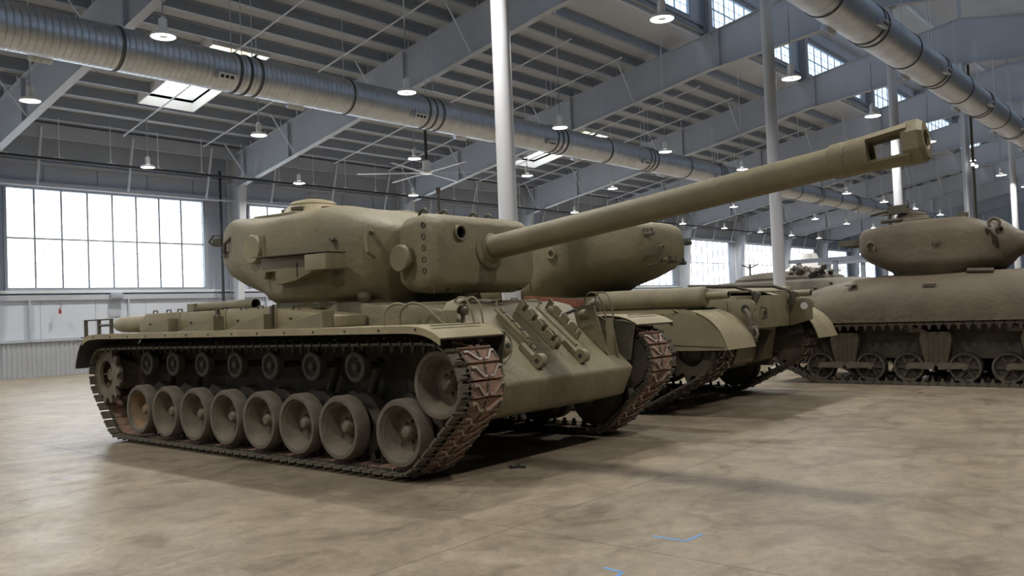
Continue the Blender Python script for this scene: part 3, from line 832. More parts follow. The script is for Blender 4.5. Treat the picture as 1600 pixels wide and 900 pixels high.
# left side fittings
m = MB(); m.lathe([(0, .15), (.03, .175), (.12, .175), (.135, .165), (.14, 0)], (-1.30, .60, 2.45), (-1, 0, 0), 28); c = m.build('side_port_cover', TAN, T1)
m = MB(); m.cyl((-1.36, .42, 2.3), (-1.36, .42, 2.6), .03, seg=8); m.box(-1.36, -1.28, .36, .42, 2.34, 2.56); m.build('port_hinge', OLIVE, c)
m = MB(); m.prism([(.36, 2.32), (-1.02, 2.29), (-1.02, 2.12), (-.62, 2.12), (-.60, 2.10), (-.3, 2.02), (.0, 1.99), (.08, 1.99), (.08, 2.15), (.28, 2.15), (.30, 2.07), (.36, 2.07)], 'x', -1.45, -1.28)
br_ = m.build('stowage_bracket', OLIVE, T1, bevel=.006)
m = MB(); m.box(-1.56, -1.44, -1.02, -.64, 2.11, 2.29); m.build('bracket_box', OLIVE, br_, bevel=.008)
m = MB(); m.prism([(.37, 2.325), (-1.03, 2.295), (-1.03, 2.305), (.37, 2.335)], 'x', -1.57, -1.28); m.build('bracket_lid', OLIVE_D, br_)
m = MB(); m.box(-1.456, -1.448, -.36, -.34, 2.06, 2.22); m.build('bracket_slot', DARK, br_)
m = MB(); m.tube([(-1.0, -1.14, 2.52), (-1.10, -1.18, 2.54), (-1.13, -1.19, 2.44), (-1.12, -1.2, 2.30), (-1.0, -1.18, 2.24)], .028, 8); m.build('lifting_hook', OLIVE, T1)
m = MB(); m.tube([(-1.15, 1.35, 2.60), (-1.22, 1.40, 2.66), (-1.24, 1.5, 2.60), (-1.22, 1.55, 2.48)], .025, 8); m.box(-1.20, -1.08, 1.42, 1.60, 2.42, 2.5); m.build('lifting_hook', OLIVE_D, T1)
m = MB(); m.box(-1.03, -.93, 1.95, 2.15, 2.62, 2.72); m.tube([(-1.0, 2.0, 2.76), (-1.1, 2.0, 2.76), (-1.1, 2.12, 2.68), (-1.05, 2.12, 2.64)], .014, 6); m.build('rear_bracket', OLIVE_D, T1)
m = MB()
for y, z in ((-.75, 2.46), (-.8, 2.08)): m.cyl((-1.28, y, z), (-1.22, y, z), .03, seg=6)
m.build('bolt_heads', OLIVE_D, T1)
# fender boxes, gussets and latches on the viewer's side
for sg in (-1, 1):
    for k, (y0, y1) in enumerate(((3.1, 2.05), (2.03, .95), (.93, -.12), (-.14, -1.2))):
        X = sorted((sg*1.16, sg*1.60)); m = MB()
        zt = 1.735-.01*k
        if k == 0: m.prism([(y0+.05, 1.48), (y1, 1.48), (y1, zt), (y0-.15, zt), (y0+.05, 1.62)], 'x', *X)
        elif k == 3: m.prism([(y0, 1.48), (y1, 1.48), (y1, 1.60), (y0, zt)], 'x', *X)
        else: m.prism([(y0, 1.48), (y1, 1.48), (y1, zt), (y0, zt)], 'x', *X)
        b = m.build('fender_box', TAN, T1, bevel=.012)
        m = MB(); m.prism([(y0-.15, 1.475), (y1+.06, 1.475), (y1+.06, 1.64)], 'x', *sorted((sg*1.72, sg*1.735))); m.prism([(y1+.03, 1.475), (y1+.07, 1.475), (y1+.07, 1.65), (y1+.03, 1.65)], 'x', *sorted((sg*1.58, sg*1.74))); m.build('gusset', OLIVE, T1)
        for q in (.25, .6, .88):
            m = MB(); yy = y0+(y1-y0)*q; m.prism([(yy-.035, 1.60), (yy+.035, 1.60), (yy, 1.575)], 'x', *sorted((sg*1.60, sg*1.612))); m.build('stud', OLIVE_D, b); m = MB()
            m.tube([(sg*1.52, yy-.06, zt-.02), (sg*1.52, yy-.05, zt+.035), (sg*1.52, yy+.05, zt+.035), (sg*1.52, yy+.06, zt-.02)], .01, 6)
            m.build('latch', OLIVE_D, b)
m = MB(); m.tube(torus_pts((-1.63, 1.1, 1.62), .055, 0, 2*PI, 16)[:-1], .014, 6, True); m.build('tie_ring', OLIVE, T1)
for y in (1.08, -.08):
    m = MB(); m.box(-1.64, -1.6, y-.02, y+.02, 1.5, 1.74); m.build('strap_buckle', OLIVE_D, T1)
# rear silencers and rails
for sg in (-1, 1):
    m = MB(); m.lathe([(-.62, 0), (-.62, .04), (-.55, .09), (-.4, .115), (.3, .12), (.5, .10), (.55, 0)], (sg*1.36, 3.72, 1.60), (0, -1, 0), 20)
    m.lathe([(-.62, .0), (-.62, .0)], (sg*1.36, 3.72, 1.60), (0, -1, 0), 8)
    sl = m.build('silencer', TAN, T1)
    m = MB(); m.cyl((sg*1.36, 4.30, 1.60), (sg*1.36, 4.50, 1.60), .03, seg=12); m.build('exhaust_pipe', OLIVE_D, sl)
    m = MB(); m.prism([(3.2, 1.475), (3.95, 1.475), (3.7, 1.50), (3.3, 1.66), (3.2, 1.70)], 'x', *sorted((sg*1.2, sg*1.24))); m.build('silencer_shield', OLIVE, T1)
m = MB(); m.lathe([(0, .07), (1.5, .07)], (-.9, 1.35, 1.80), (0, 1, 0), 14); m.build('tool_tube', OLIVE, T1)
m = MB(); m.box(-1.0, -.5, 2.75, 2.95, 1.7, 1.86); m.lathe([(0, .06), (.5, .06)], (-.8, 2.2, 1.8), (0, 1, 0), 12); m.build('deck_bracket', OLIVE, T1, bevel=.01)
m = MB()
for y in (3.30, 3.68, 4.10): m.box(-1.94, -1.90, y-.02, y+.02, 1.44, 1.69)
m.tube([(-1.92, 3.30, 1.68), (-1.92, 4.10, 1.68)], .012, 6); m.tube([(-1.92, 3.30, 1.6), (-1.92, 3.68, 1.6)], .02, 6)
m.box(-1.98, -1.6, 3.95, 4.14, 1.43, 1.445); m.build('rear_rack', OLIVE_D, T1)
# roof deck pieces in front of the turret
m = MB(); m.lathe([(0, .30), (.02, .30), (.035, .27), (.04, 0)], (-.72, -1.75, 1.67), (0, 0, 1), 24); m.build('driver_hatch', OLIVE, T1)
m = MB(); m.lathe([(0, .30), (.02, .30), (.035, .27), (.04, 0)], (.72, -1.75, 1.67), (0, 0, 1), 24); m.build('driver_hatch', OLIVE, T1)
for sx in (-.62, .62):
    m = MB(); m.tube([(sx-.18, -1.9, 1.80), (sx-.18, -1.9, 1.92), (sx+.18, -1.95, 1.92), (sx+.18, -1.95, 1.80)], .009, 6); m.tube([(sx-.1, -1.9, 1.92), (sx, -1.92, 1.82), (sx+.1, -1.95, 1.92)], .009, 6); m.build('periscope_guard', OLIVE_D, T1)
m = MB(); m.lathe([(0, .06), (.05, .085), (.1, .07), (.13, 0)], (-.98, -.95, 1.745), (0, 0, 1), 14); m.build('roof_knob', OLIVE, T1)
# glacis fittings: frame G(x, s, h): s runs up the plate from the crease, h stands off it
GN = Vector((0, -.62, .78)).normalized(); GS = Vector((0, .97, .845)).normalized()
def G(x, s, h=0): return Vector((x, -3.17, .875))+GS*s+GN*h
for i, x in enumerate((-.47, .28)):            # tow lugs
    m = MB(); c = G(x, .20, .06)
    pts = []
    for k in range(13):
        a = -PI/2+PI*k/12*1.15; pts.append((c.y-.075*math.sin(a+.4), c.z+.075*math.cos(a+.4)))
    m.lathe([(-.045, 0), (-.045, .075), (.045, .075), (.045, 0)], c, (1, 0, 0), 18)
    m.obox(G(x, .36, .03), (.035, 0, 0), GS*.12, GN*.03)
    l = m.build('tow_lug', OLIVE, T1)
    m = MB(); m.lathe([(-.049, 0), (-.049, .026), (.049, .026), (.049, 0)], c, (1, 0, 0), 12); m.build('lug_hole', DARK, l)
def rack(x, s0, s1, nm='track_rack', mt=OLIVE):
    n = 4; pts = []; L_ = s1-s0
    poly = [(s0, 0), (s1, 0), (s1, .10)]
    s = s1
    for k in range(n):
        d = L_/n
        poly += [(s-d*.02, .13), (s-d*.45, .12), (s-d*.47, .05), (s-d*.68, .05), (s-d*.70, .09), (s-d*.80, .12)]; s -= d
    poly += [(s0, .10)]
    m = MB(); A = [m.bm.verts.new(G(x-.012, a, b)) for a, b in poly]; B = [m.bm.verts.new(G(x+.012, a, b)) for a, b in poly]
    for i in range(len(A)): m.face([A[i], A[(i+1)%len(A)], B[(i+1)%len(A)], B[i]])
    m.face(A[::-1]); m.face(B); m.build(nm, mt, T1, smooth=False)
rack(-.40, .42, .98); rack(.02, .40, 1.08); rack(.09, .40, 1.08); rack(.58, .52, 1.10)
for x in (-.40, .32):
    m = MB(); m.tube([G(x+.02, .36, .07), G(x-.04, 1.02, .08)], .022, 8); m.tube([G(x-.03, 1.0, .1), G(x-.02, 1.06, .14), G(x+.06, 1.05, .1)], .012, 6); m.build('stowed_bar', OLIVE, T1)
# head lamps and guards
def guard(x, y, z, nm='lamp_guard', w=.16):
    m = MB()
    for dx in (-w/2, w/2):
        m.tube(smooth_pts([(x+dx, y+.12, z-.12), (x+dx, y+.11, z+.08), (x+dx, y+.03, z+.15), (x+dx, y-.07, z+.12), (x+dx*.9, y-.13, z-.0), (x+dx*.8, y-.16, z-.16)], 4), .010, 6)
    m.tube([(x-w/2, y+.03, z+.15), (x+w/2, y+.03, z+.15)], .010, 6); m.build(nm, OLIVE, T1)
def head_lamp(x, y, z, r=.075):
    m = MB(); m.lathe([(.12, 0), (.1, r*.6), (.05, r), (0, r*1.05), (-.01, r)], (x, y, z), (0, 1, 0), 18); l = m.build('head_lamp', OLIVE, T1)
    m = MB(); m.lathe([(-.01, r*.95), (-.03, r*.5), (-.035, 0)], (x, y, z), (0, 1, 0), 18); m.build('lens', LENS, l)
    m = MB(); m.cyl((x, y+.04, z-.2), (x, y+.04, z-.04), .015, seg=8); m.build('stalk', OLIVE_D, l)
head_lamp(-.98, -2.52, 1.60, .05); guard(-.98, -2.55, 1.58)
m = MB(); m.tube(smooth_pts([(-1.50, -2.10, 1.47), (-1.49, -2.12, 1.62), (-1.45, -2.22, 1.69), (-1.38, -2.34, 1.65), (-1.32, -2.55, 1.47)], 5), .015, 6); m.tube(smooth_pts([(-1.60, -1.98, 1.47), (-1.58, -1.98, 1.62), (-1.50, -2.05, 1.69), (-1.42, -2.15, 1.66)], 5), .015, 6); m.build('lamp_guard', OLIVE, T1)
m = MB(); m.prism([(-1.4, 1.475), (-2.55, 1.475), (-2.5, 1.60), (-2.1, 1.60)], 'x', -1.30, -1.285); m.build('splash_plate', OLIVE, T1)
m = MB(); m.sheet([(-1.14, 1.44), (-1.13, 1.6), (-1.06, 1.68), (-.9, 1.72)], .01, 'y', -2.55, -2.35); m.build('corner_plate', OLIVE, T1)
# bow dome lamp with its ring
m = MB(); m.lathe([(-.02, .11), (.0, .105), (.05, .085), (.08, .045), (.085, 0)], (-1.0, -3.02, 1.22), (-.1, -1, .25), 20); l = m.build('siren_dome', OLIVE, T1)
m = MB(); m.lathe([(.07, .028), (.10, .024), (.10, 0)], (-1.0, -3.02, 1.22), (-.1, -1, .25), 10); m.build('siren_nozzle', DARK, l)
m = MB(); m.tube(torus_pts((-.98, -3.0, 1.22), .15, 0, 2*PI, 24, 'y')[:-1], .01, 6, True); m.build('siren_guard', OLIVE, T1)
# right front corner: upright bracket plates, lamp cluster
m = MB(); m.prism([(-3.02, 1.03), (-2.62, 1.30), (-2.55, 1.56), (-2.68, 1.61), (-2.84, 1.60), (-2.95, 1.25)], 'x', .84, .86); m.prism([(-3.05, 1.0), (-2.75, 1.0), (-2.75, 1.50), (-2.98, 1.38)], 'x', 1.0, 1.02)
m.prism([(.86, 1.02), (1.0, 1.02), (1.0, 1.45), (.86, 1.45)], 'y', -3.0, -2.985); m.build('corner_bracket', OLIVE, T1)
head_lamp(.98, -2.80, 1.60, .08); head_lamp(.86, -2.72, 1.50, .06); guard(.99, -2.80, 1.60, w=.2)
m = MB(); m.lathe([(-.06, .0), (-.04, .05), (.0, .075), (.04, .065), (.065, .035), (.075, 0)], (.62, -2.42, 1.56), (0, -.8, .4), 18); m.build('bow_gun_ball', OLIVE, T1)
m = MB(); m.cyl((.62, -2.55, 1.5), (.62, -2.75, 1.56), .018, seg=8); m.build('bow_gun_barrel', PIPEB, T1)
m = MB(); m.prism([(-2.55, .95), (-3.12, .95), (-3.2, 1.38), (-2.6, 1.46)], 'x', 1.14, 1.155); m.build('fender_stay', OLIVE_D, T1)
m = MB(); m.prism([(-2.55, .95), (-3.12, .98), (-3.2, 1.38), (-2.6, 1.46)], 'x', -1.155, -1.14); m.build('fender_stay', OLIVE_D, T1)
# timber lying on the deck: a thing of its own
m = MB(); m.box(-.62, .62, -.055, .055, 0, .115); o = m.build('timber_beam', WOODR, bevel=.006); o.location = (9.16, 7.0, 1.61); tag(o, 'red-brown timber beam lying behind the front slope of the nearest tank', 'beam')
o.rotation_euler = (0, .05, 0)
m = MB(); m.box(8.6, 9.3, 6.9, 7.1, 1.47, 1.60)
o2 = m.build('beam_support', OLIVE); o2.parent = T1; o2.matrix_parent_inverse = T1.matrix_world.inverted(); o2.location = (-7.28, -8.5, 0)

# ------------------------------------------------------------------ second tank, seen from behind
C2 = (12.42, 9.50)
T2 = thing('heavy_tank', 'second olive heavy tank, its rear plate and curved mudguards toward the viewer', 'tank', (C2[0], C2[1], 0), PI)
gear(T2, False, False, padl=RUSTD)
m = MB()
m.prism([(-3.17, .875), (-2.2, 1.72), (1.8, 1.75), (3.6, 1.72), (3.95, 1.62), (3.98, 1.16), (3.72, 1.14), (3.60, .62), (3.1, .48), (-2.6, .46), (-3.02, .56)], 'x', -1.14, 1.14); m.build('hull', OLIVE, T2, bevel=.03)
for sg in (-1, 1):
    a, b = sorted((sg*1.14, sg*1.20)); m = MB(); m.box(a, b, -2.45, 3.6, .50, 1.44); m.build('side_armour', OLIVE_D, T2)
    fender(T2, sg, .94, TAN, False)
    # side skirt panels with bowed lower edge
    X = sorted((sg*2.012, sg*2.026)); m = MB()
    m.prism([(4.38, .94), (3.6, .93), (3.0, 1.0), (2.3, 1.15), (2.3, 1.475), (3.35, 1.49), (3.55, 1.495), (3.72, 1.49), (3.85, 1.465), (3.99, 1.425), (4.10, 1.355), (4.20, 1.28), (4.28, 1.18), (4.34, 1.06)], 'x', *X); m.build('side_skirt', OLIVE, T2)
    X = sorted((sg*2.026, sg*2.036)); m = MB(); m.prism([(4.33, .98), (3.45, 1.02), (3.45, 1.44), (3.72, 1.45), (3.95, 1.40), (4.10, 1.30), (4.24, 1.15)], 'x', *X); m.build('skirt_patch', OLIVE, T2)
    m = MB(); m.lathe([(-.02, 0), (-.02, .11), (.0, .15), (1.75, .15), (1.78, .12), (1.80, 0)], (sg*1.5, 2.05, 1.66), (0, 1, 0), 24); s_ = m.build('silencer', OLIVE, T2)
    m = MB(); m.lathe([(1.78, .055), (2.12, .055), (2.12, .042), (1.9, .042), (1.9, 0)], (sg*1.5, 2.05, 1.675), (0, 1, 0), 16, [0, 0, 1, 1]); m.build('exhaust_outlet', [OLIVE, DARK], s_)
    m = MB(); m.box(sg*1.5-.06, sg*1.5+.06, 3.6, 3.75, 1.5, 1.56); m.build('silencer_foot', OLIVE_D, s_)
    # tow plates with shackles
    m = MB(); pts = [(3.7, 1.60), (4.25, 1.60)]
    for k in range(9):
        a = PI/2-PI*k/8*.75; pts.append((4.27+.10*math.cos(a), 1.50+.10*math.sin(a)))
    pts += [(4.34, 1.25), (4.0, 1.16), (3.7, 1.16)]
    X = sorted((sg*1.06, sg*1.11)); m.prism(pts, 'x', *X); l = m.build('tow_plate', OLIVE, T2, bevel=.008)
    m = MB(); m.lathe([(-.004, 0), (-.004, .06), (.054, .06), (.054, 0)], (min(X), 4.22, 1.47), (1, 0, 0), 16); m.build('tow_hole', WHITEP if sg < 0 else DARK, l)  # solid discs; the white one stands in for light showing through the hole
    if sg > 0:
        m = MB(); m.tube([(sg*1.02, 4.24, 1.46), (sg*1.0, 4.30, 1.40), (sg*1.0, 4.32, 1.28), (sg*1.02, 4.30, 1.20)], .03, 8); m.tube([(sg*1.16, 4.24, 1.46), (sg*1.17, 4.30, 1.40), (sg*1.17, 4.32, 1.28), (sg*1.15, 4.30, 1.20)], .03, 8)
        m.cyl((sg*.98, 4.30, 1.20), (sg*1.2, 4.30, 1.20), .045, seg=10); m.tube(torus_pts((sg*1.09, 4.31, 1.12), .07, 0, 2*PI, 14)[:-1], .025, 8, True); m.build('tow_shackle', STEEL, T2)
m = MB(); m.prism([(3.72, 1.14), (3.99, 1.16), (4.03, 1.66), (3.9, 1.66)], 'x', -.95, .95); m.build('rear_plate', OLIVE, T2, bevel=.01)
m = MB(); m.tube([(.12, 4.02, 1.30), (.12, 4.1, 1.32), (.12, 4.1, 1.46), (.12, 4.02, 1.48)], .014, 6); m.cyl((-.02, 4.0, 1.40), (-.02, 4.05, 1.40), .04, seg=10); m.build('rear_handle', OLIVE_D, T2)
m = MB(); m.prism([(3.2, 1.72), (4.05, 1.70), (4.05, 1.73), (3.2, 1.78)], 'x', -.9, .7); m.build('deck_flap', OLIVE, T2, bevel=.008)
for x in (-.85, .55):
    m = MB(); m.tube([(x+.5, 3.3, 1.83), (x+.2, 3.9, 1.80), (x, 4.06, 1.72), (x-.05, 4.12, 1.58)], .025, 8); m.obox((x-.04, 4.1, 1.60), (.03, 0, 0), (0, .04, -.02), (0, .05, .1)); m.build('travel_lock_arm', OLIVE_D, T2)
m = MB(); m.tube([(.3, 4.0, 1.16), (.3, 4.0, .98), (.75, 4.0, .98), (.75, 4.0, 1.16)], .012, 6); m.box(.35, .7, 3.9, 3.98, .99, 1.16); m.build('towing_pintle', OLIVE_D, T2)
m = MB(); m.prism([(3.55, 1.14), (3.9, 1.1), (3.7, .62), (3.45, .55)], 'x', -.5, -.46); m.prism([(3.55, 1.14), (3.9, 1.1), (3.7, .62), (3.45, .55)], 'x', .5, .54); m.build('rear_rib', OLIVE_D, T2)
t2b = turret_body(OLIVE).build('turret', CAST, T2, angle=60)
m = MB(); m.prism([(-.2, 2.6), (1.1, 2.6), (1.1, 2.97), (-.2, 2.97)], 'x', -.01, .01); m.bm.clear(); m.box(-.7, .7, -.3, 1.5, 2.86, 2.95); m.build('roof_plate', OLIVE, t2b, bevel=.02)
cupola(T2, .1, 1.3, 2.9, .9, OLIVE)
mantlet_gun(T2)
# racks, loops and tubes on the bustle
def bkt(x, y, z, L_=.22, n=4, toothed=True):
    m = MB(); m.cyl((x, y, z), (x, y+L_, z), .035, seg=10)
    if toothed:
        for k in range(n): m.box(x-.02, x+.02, y+L_*(k+.3)/n, y+L_*(k+.7)/n, z+.03, z+.09)
    m.build('stowage_tube', OLIVE_D, T2)
bkt(-.75, 2.2, 2.62); bkt(-1.02, 1.85, 2.30, .3, 3); bkt(.62, 2.2, 2.72, .3, 4); bkt(.35, 2.42, 2.30, .16, 3, False); bkt(.1, 2.44, 2.28, .2, 2)
m = MB(); m.tube([(.70, 2.30, 2.30), (.70, 2.36, 2.38), (.5, 2.46, 2.42), (.42, 2.48, 2.52), (.32, 2.49, 2.54), (.28, 2.49, 2.48), (.32, 2.48, 2.44), (.42, 2.47, 2.30), (.5, 2.44, 2.24), (.64, 2.38, 2.22)], .012, 6); m.build('wire_loop', OLIVE_D, T2)
for y in (.35, .0):
    m = MB(); m.tube([(1.36, y, 2.62), (1.44, y-.05, 2.58), (1.43, y+.03, 2.48), (1.38, y, 2.44), (1.38, y, 2.22)], .018, 6); m.build('lifting_hook', OLIVE_D, T2)
m = MB(); m.tube(torus_pts((1.36, 1.0, 2.48), .07, 0, 2*PI, 14)[:-1], .022, 8, True); m.build('tie_ring', OLIVE, T2)

# ------------------------------------------------------------------ third tank: rounded cast hull, side on
SX, SY = 17.05, 4.0
T3 = thing('medium_tank', 'brown-olive tank with a rounded cast hull and turret, side on at the right edge', 'tank', (SX, SY, 0), 0)
def sup(hx, y0, y1, z, e=3.2, n=44):
    out = []
    for i in range(n):
        a = 2*PI*i/n; c = math.cos(a); s_ = math.sin(a)
        x = hx*abs(c)**(2/e)*(1 if c >= 0 else -1); y = abs(s_)**(2/e)*(1 if s_ >= 0 else -1)
        out.append((x, (y0+y1)/2+y*(y1-y0)/2, z))
    return out
m = MB()
m.loft([sup(1.30, -3.05, 2.95, 1.13, 7), sup(1.315, -3.0, 2.95, 1.35, 6), sup(1.29, -2.75, 2.72, 1.52, 5), sup(1.24, -2.5, 2.45, 1.66, 4.2), sup(1.14, -2.2, 2.05, 1.80, 3.6), sup(.98, -1.85, 1.6, 1.90, 3), sup(.7, -1.5, 1.1, 1.95, 2.6), sup(.3, -.8, .6, 1.96, 2)])
m.build('hull', CAST_B, T3, angle=70)
m = MB(); m.prism([(-2.9, .75), (-2.6, .45), (2.6, .45), (2.95, .95), (2.95, 1.15), (-3.0, 1.15)], 'x', -.86, .86); m.build('lower_hull', BROWN_D, T3)
m = MB(); m.box(-1.33, 1.33, -2.8, 2.9, 1.11, 1.17)
for k in range(22): m.cyl((-1.332, -2.7+.25*k, 1.18), (-1.345, -2.7+.25*k, 1.18), .014, seg=6)
m.build('sponson_strip', CAST_B, T3)
# turret
S_ = [(0, -.98), (.42, -.96), (.66, -.85), (.82, -.62), (.93, -.30), (.97, .05), (.97, .35), (.96, .65), (.93, .95), (.84, 1.2), (.52, 1.36), (0, 1.39)]
Cc = circ_pts(.88)
rings = []
for z, t, s_ in ((1.90, 0, .98), (2.0, .0, 1.02), (2.08, .25, 1.02), (2.2, .65, 1.02), (2.34, .95, 1.0), (2.5, 1, 1), (2.66, 1, .99), (2.76, 1, .965), (2.84, 1, .90), (2.89, 1, .80), (2.92, 1, .62), (2.93, 1, .3)):
    T_ = [t*min(1, max(0, (i-6)/3))+min(1, 3.5*t)*(1-min(1, max(0, (i-6)/3))) for i in range(12)]
    half = [((Cc[i][0]*(1-T_[i])+S_[i][0]*T_[i]), (Cc[i][1]*(1-T_[i])+S_[i][1]*T_[i])) for i in range(12)]
    hs = smooth_pts(half, 3); full = hs+[(-x, y) for x, y in hs[-2:0:-1]]; ring = []
    for x, y in full:
        kk = 1-.75*min(1, max(0, (y-.4)/.5)) if (z > 2.5 and s_ > .7) else 1
        se = 1-(1-s_)*kk; yy = .1+(y-.1)*se; zz = z
        if z > 2.4: zz -= (.22*max(0, -.45-yy)+.10*max(0, yy-.4))*(z-2.3)/.5
        ring.append((x*se, yy, zz))
    rings.append(ring)
m = MB(); m.loft(rings); t3b = m.build('turret', CAST_B, T3, angle=70)
m = MB(); m.lathe([(0, .40), (.12, .47), (.22, .45), (.34, .36), (.44, .25), (.56, .19), (.70, .165), (.72, .12)], (0, -.72, 2.40), (0, -1, .02), 24); m.build('gun_shield', CAST_B, T3)
m = MB(); m.cyl((0, -1.2, 2.41), (0, -4.2, 2.46), .085, .07, seg=18); m.build('gun_barrel', OLIVE, T3)
m = MB(); m.lathe([(0, .07), (.06, .075), (.06, .045), (-.02, .04), (-.02, 0)], (-.60, -.98, 2.62), (-.5, -1, 0), 14, [0, 0, 1, 1]); m.build('sight_ring', [CAST_B, DARK], T3)
for p in ((-.93, 1.02, 2.48), (-.72, -.95, 2.74)):
    m = MB(); m.tube(torus_pts(p, .08, -.8, PI+.8, 12), .028, 8); m.build('lifting_eye', CAST_B, T3)
cupola(T3, .3, .62, 2.90, .85, CAST_B)
m = MB(); m.lathe([(0, .26), (.08, .25), (.10, .2), (.105, 0)], (-.35, .35, 2.87), (0, 0, 1), 18); m.build('hatch', CAST_B, T3)
m = MB(); m.cyl((-.5, .95, 2.95), (-.1, .45, 3.0), .035, seg=8); m.build('hatch_spring', BROWN_D, T3)
m = MB(); m.cyl((-.05, -.35, 2.86), (-.05, -.35, 3.02), .08, seg=12); m.box(-.2, -.08, -.4, -.28, 2.86, 3.0); m.build('periscope', CAST_B, T3)
m = MB(); m.tube([(.05, .95, 2.9), (.05, .95, 3.18)], .03, 8); m.box(-.05, .15, .62, .95, 3.12, 3.28); m.tube([(.05, 1.3, 3.14), (.05, .6, 3.26)], .03, 8); m.tube([(.05, .6, 3.25), (.05, .62, 3.38)], .012, 6); m.build('machine_gun_mount', OLIVE_D, T3)
m = MB(); m.box(-.5, .3, 1.36, 1.75, 2.55, 2.66); m.build('rear_turret_bar', OLIVE_D, T3)
m = MB(); m.box(-1.23, -1.15, -.1, .1, 1.70, 1.755); m.box(-1.22, -1.1, 1.25, 1.42, 1.78, 1.80); m.build('grab_cleats', BROWN_D, T3)
m = MB(); m.cyl((-.95, -.95, 1.93), (-.95, -.55, 1.95), .045, seg=8); m.build('pistol_tool', BROWN_D, T3)
for y in (1.75, 2.05, 2.3):
    m = MB(); m.lathe([(0, .03), (.05, .03), (.06, 0)], (-1.0, y, 1.83-.25*(y-1.75)), (-.5, 0, 1), 8); m.build('filler_cap', BROWN_D, T3)
fc = bpy.data.curves.new('casting_mark', 'FONT'); fc.body = '167'; fc.size = .13; fc.extrude = .006
fo = bpy.data.objects.new('tmp_text', fc); COL.objects.link(fo); bpy.context.view_layer.update()
fm = bpy.data.meshes.new_from_object(fo); bpy.data.objects.remove(fo)
fm.materials.append(BROWN_D); o = bpy.data.objects.new('casting_mark', fm); COL.objects.link(o); o.parent = t3b
o.location = (-.972, .0, 2.40); o.rotation_euler = (PI/2, 0, -PI/2)
# running gear
def bogie():
    m = MB()
    m.prism([(-.23, .92), (.23, .92), (.26, .80), (.17, .33), (-.17, .33), (-.26, .80)], 'x', -1.13, -.95)
    for y in (-.12, -.04, .04, .12): m.box(-1.145, -1.13, y-.008, y+.008, .42, .88)
    m.prism([(.1, .92), (.42, .92), (.50, 1.0), (.42, 1.04), (.2, .98)], 'x', -1.15, -1.02)
    return m.build('suspension_bogie', BOGIE, T3)
b0 = bogie(); b0.location = (0, 0, 0); bme = b0.data
m = MB(); m.lathe([(.0, .22), (-.0, .25), (.03, .256), (.2, .256), (.23, .25), (.23, .2)], (0, 0, 0), (1, 0, 0), 32); m.lathe([(.01, .22), (.05, .21), (.06, .21), (.06, .2)], (0, 0, 0), (1, 0, 0), 32)
m.lathe([(-.02, 0), (-.02, .045), (.04, .06), (.05, .08), (.12, .08), (.12, 0)], (0, 0, 0), (1, 0, 0), 16)
for k in range(6):
    a = 2*PI*k/6; d = Vector((0, math.cos(a), math.sin(a))); n = Vector((0, -d.z, d.y)); m.obox(Vector((.07, 0, 0))+d*.14, (.015, 0, 0), d*.08, n*.025)
m.lathe([(.09, .04), (.1, .22)], (0, 0, 0), (1, 0, 0), 24)
wm = m.build('road_wheel', BROWN_D, T3); wme = wm.data
m = MB(); m.prism([(-.05, -.035), (.40, -.06), (.42, .03), (.36, .07), (0, .05)], 'x', -1.18, -1.14); am = m.build('swing_arm', BOGIE, T3); ame = am.data
fw_ = True
for sg in (-1, 1):
    for by in (1.52, -.03, -1.58):
        if fw_: o = b0
        else: o = link('suspension_bogie', bme, T3, (0, 0, 0))
        o.location = (0, by, 0) if sg < 0 else (0, by, 0); o.rotation_euler = (0, 0, 0 if sg < 0 else PI)
        for q in (-1, 1):
            if fw_ and q < 0: o = wm; a_ = am
            else: o = link('road_wheel', wme, T3, (0, 0, 0)); a_ = link('swing_arm', ame, T3, (0, 0, 0))
            o.location = (sg*1.16, by+q*.45, .31); o.rotation_euler = (0, 0, 0 if sg < 0 else PI)
            a_.location = (0, by+q*.44, .33); a_.rotation_euler = (0, 0, 0)
            if q > 0: a_.scale = (1, -1, 1)
            if sg > 0: a_.scale = (-1, a_.scale[1], 1)
        fw_ = False
    m = MB(); m.lathe([(0, 0), (0, .2), (.0, .27), (.2, .27), (.2, 0)], (sg*1.15, 2.55, .62), (-sg, 0, 0), 26); m.build('idler_wheel', BROWN_D, T3)
    m = MB(); n = 13; pts = []
    for i in range(n*4):
        a = 2*PI*i/(n*4); r = (.33, .33, .27, .27)[i % 4]; pts.append((-2.65+r*math.cos(a), .72+r*math.sin(a)))
    m.prism(pts, 'x', *sorted((sg*1.18, sg*1.14))); m.prism(pts, 'x', *sorted((sg*.85, sg*.81))); m.lathe([(0, .15), (.4, .15)], (sg*1.2, -2.65, .72), (-sg, 0, 0), 16); m.build('drive_sprocket', BROWN_D, T3)
path, st = hull_path([(1.97, .31, .285), (-2.03, .31, .285), (2.55, .62, .30), (-2.65, .72, .31), (0, .78, .27), (1.5, .8, .27), (-1.5, .8, .27)], .152)
lkm = None
for sg in (-1, 1):
    for (y, z, a) in path:
        if lkm is None:
            m = MB(); m.mi = 0; m.box(-.21, .21, -.07, .07, -.03, .03); m.box(-.2, .2, -.012, .012, .03, .045)
            m.mi = 1
            for e in (-1, 1):
                m.cyl((e*.205, -.045, 0), (e*.235, -.045, 0), .03, seg=7); m.cyl((e*.205, .045, 0), (e*.235, .045, 0), .03, seg=7); X = sorted((e*.21, e*.232)); m.box(X[0], X[1], -.045, .045, -.028, .028)
                m.prism([(-.035, -.02), (.035, -.02), (.012, -.105), (-.012, -.105)], 'x', *X)
            o = m.build('track_link', [DARK, BROWN_D], T3, angle=30); lkm = o.data
        else: o = link('track_link', lkm, T3, (0, 0, 0))
        o.location = (sg*1.05, y, z); o.rotation_euler = (a, 0, 0)

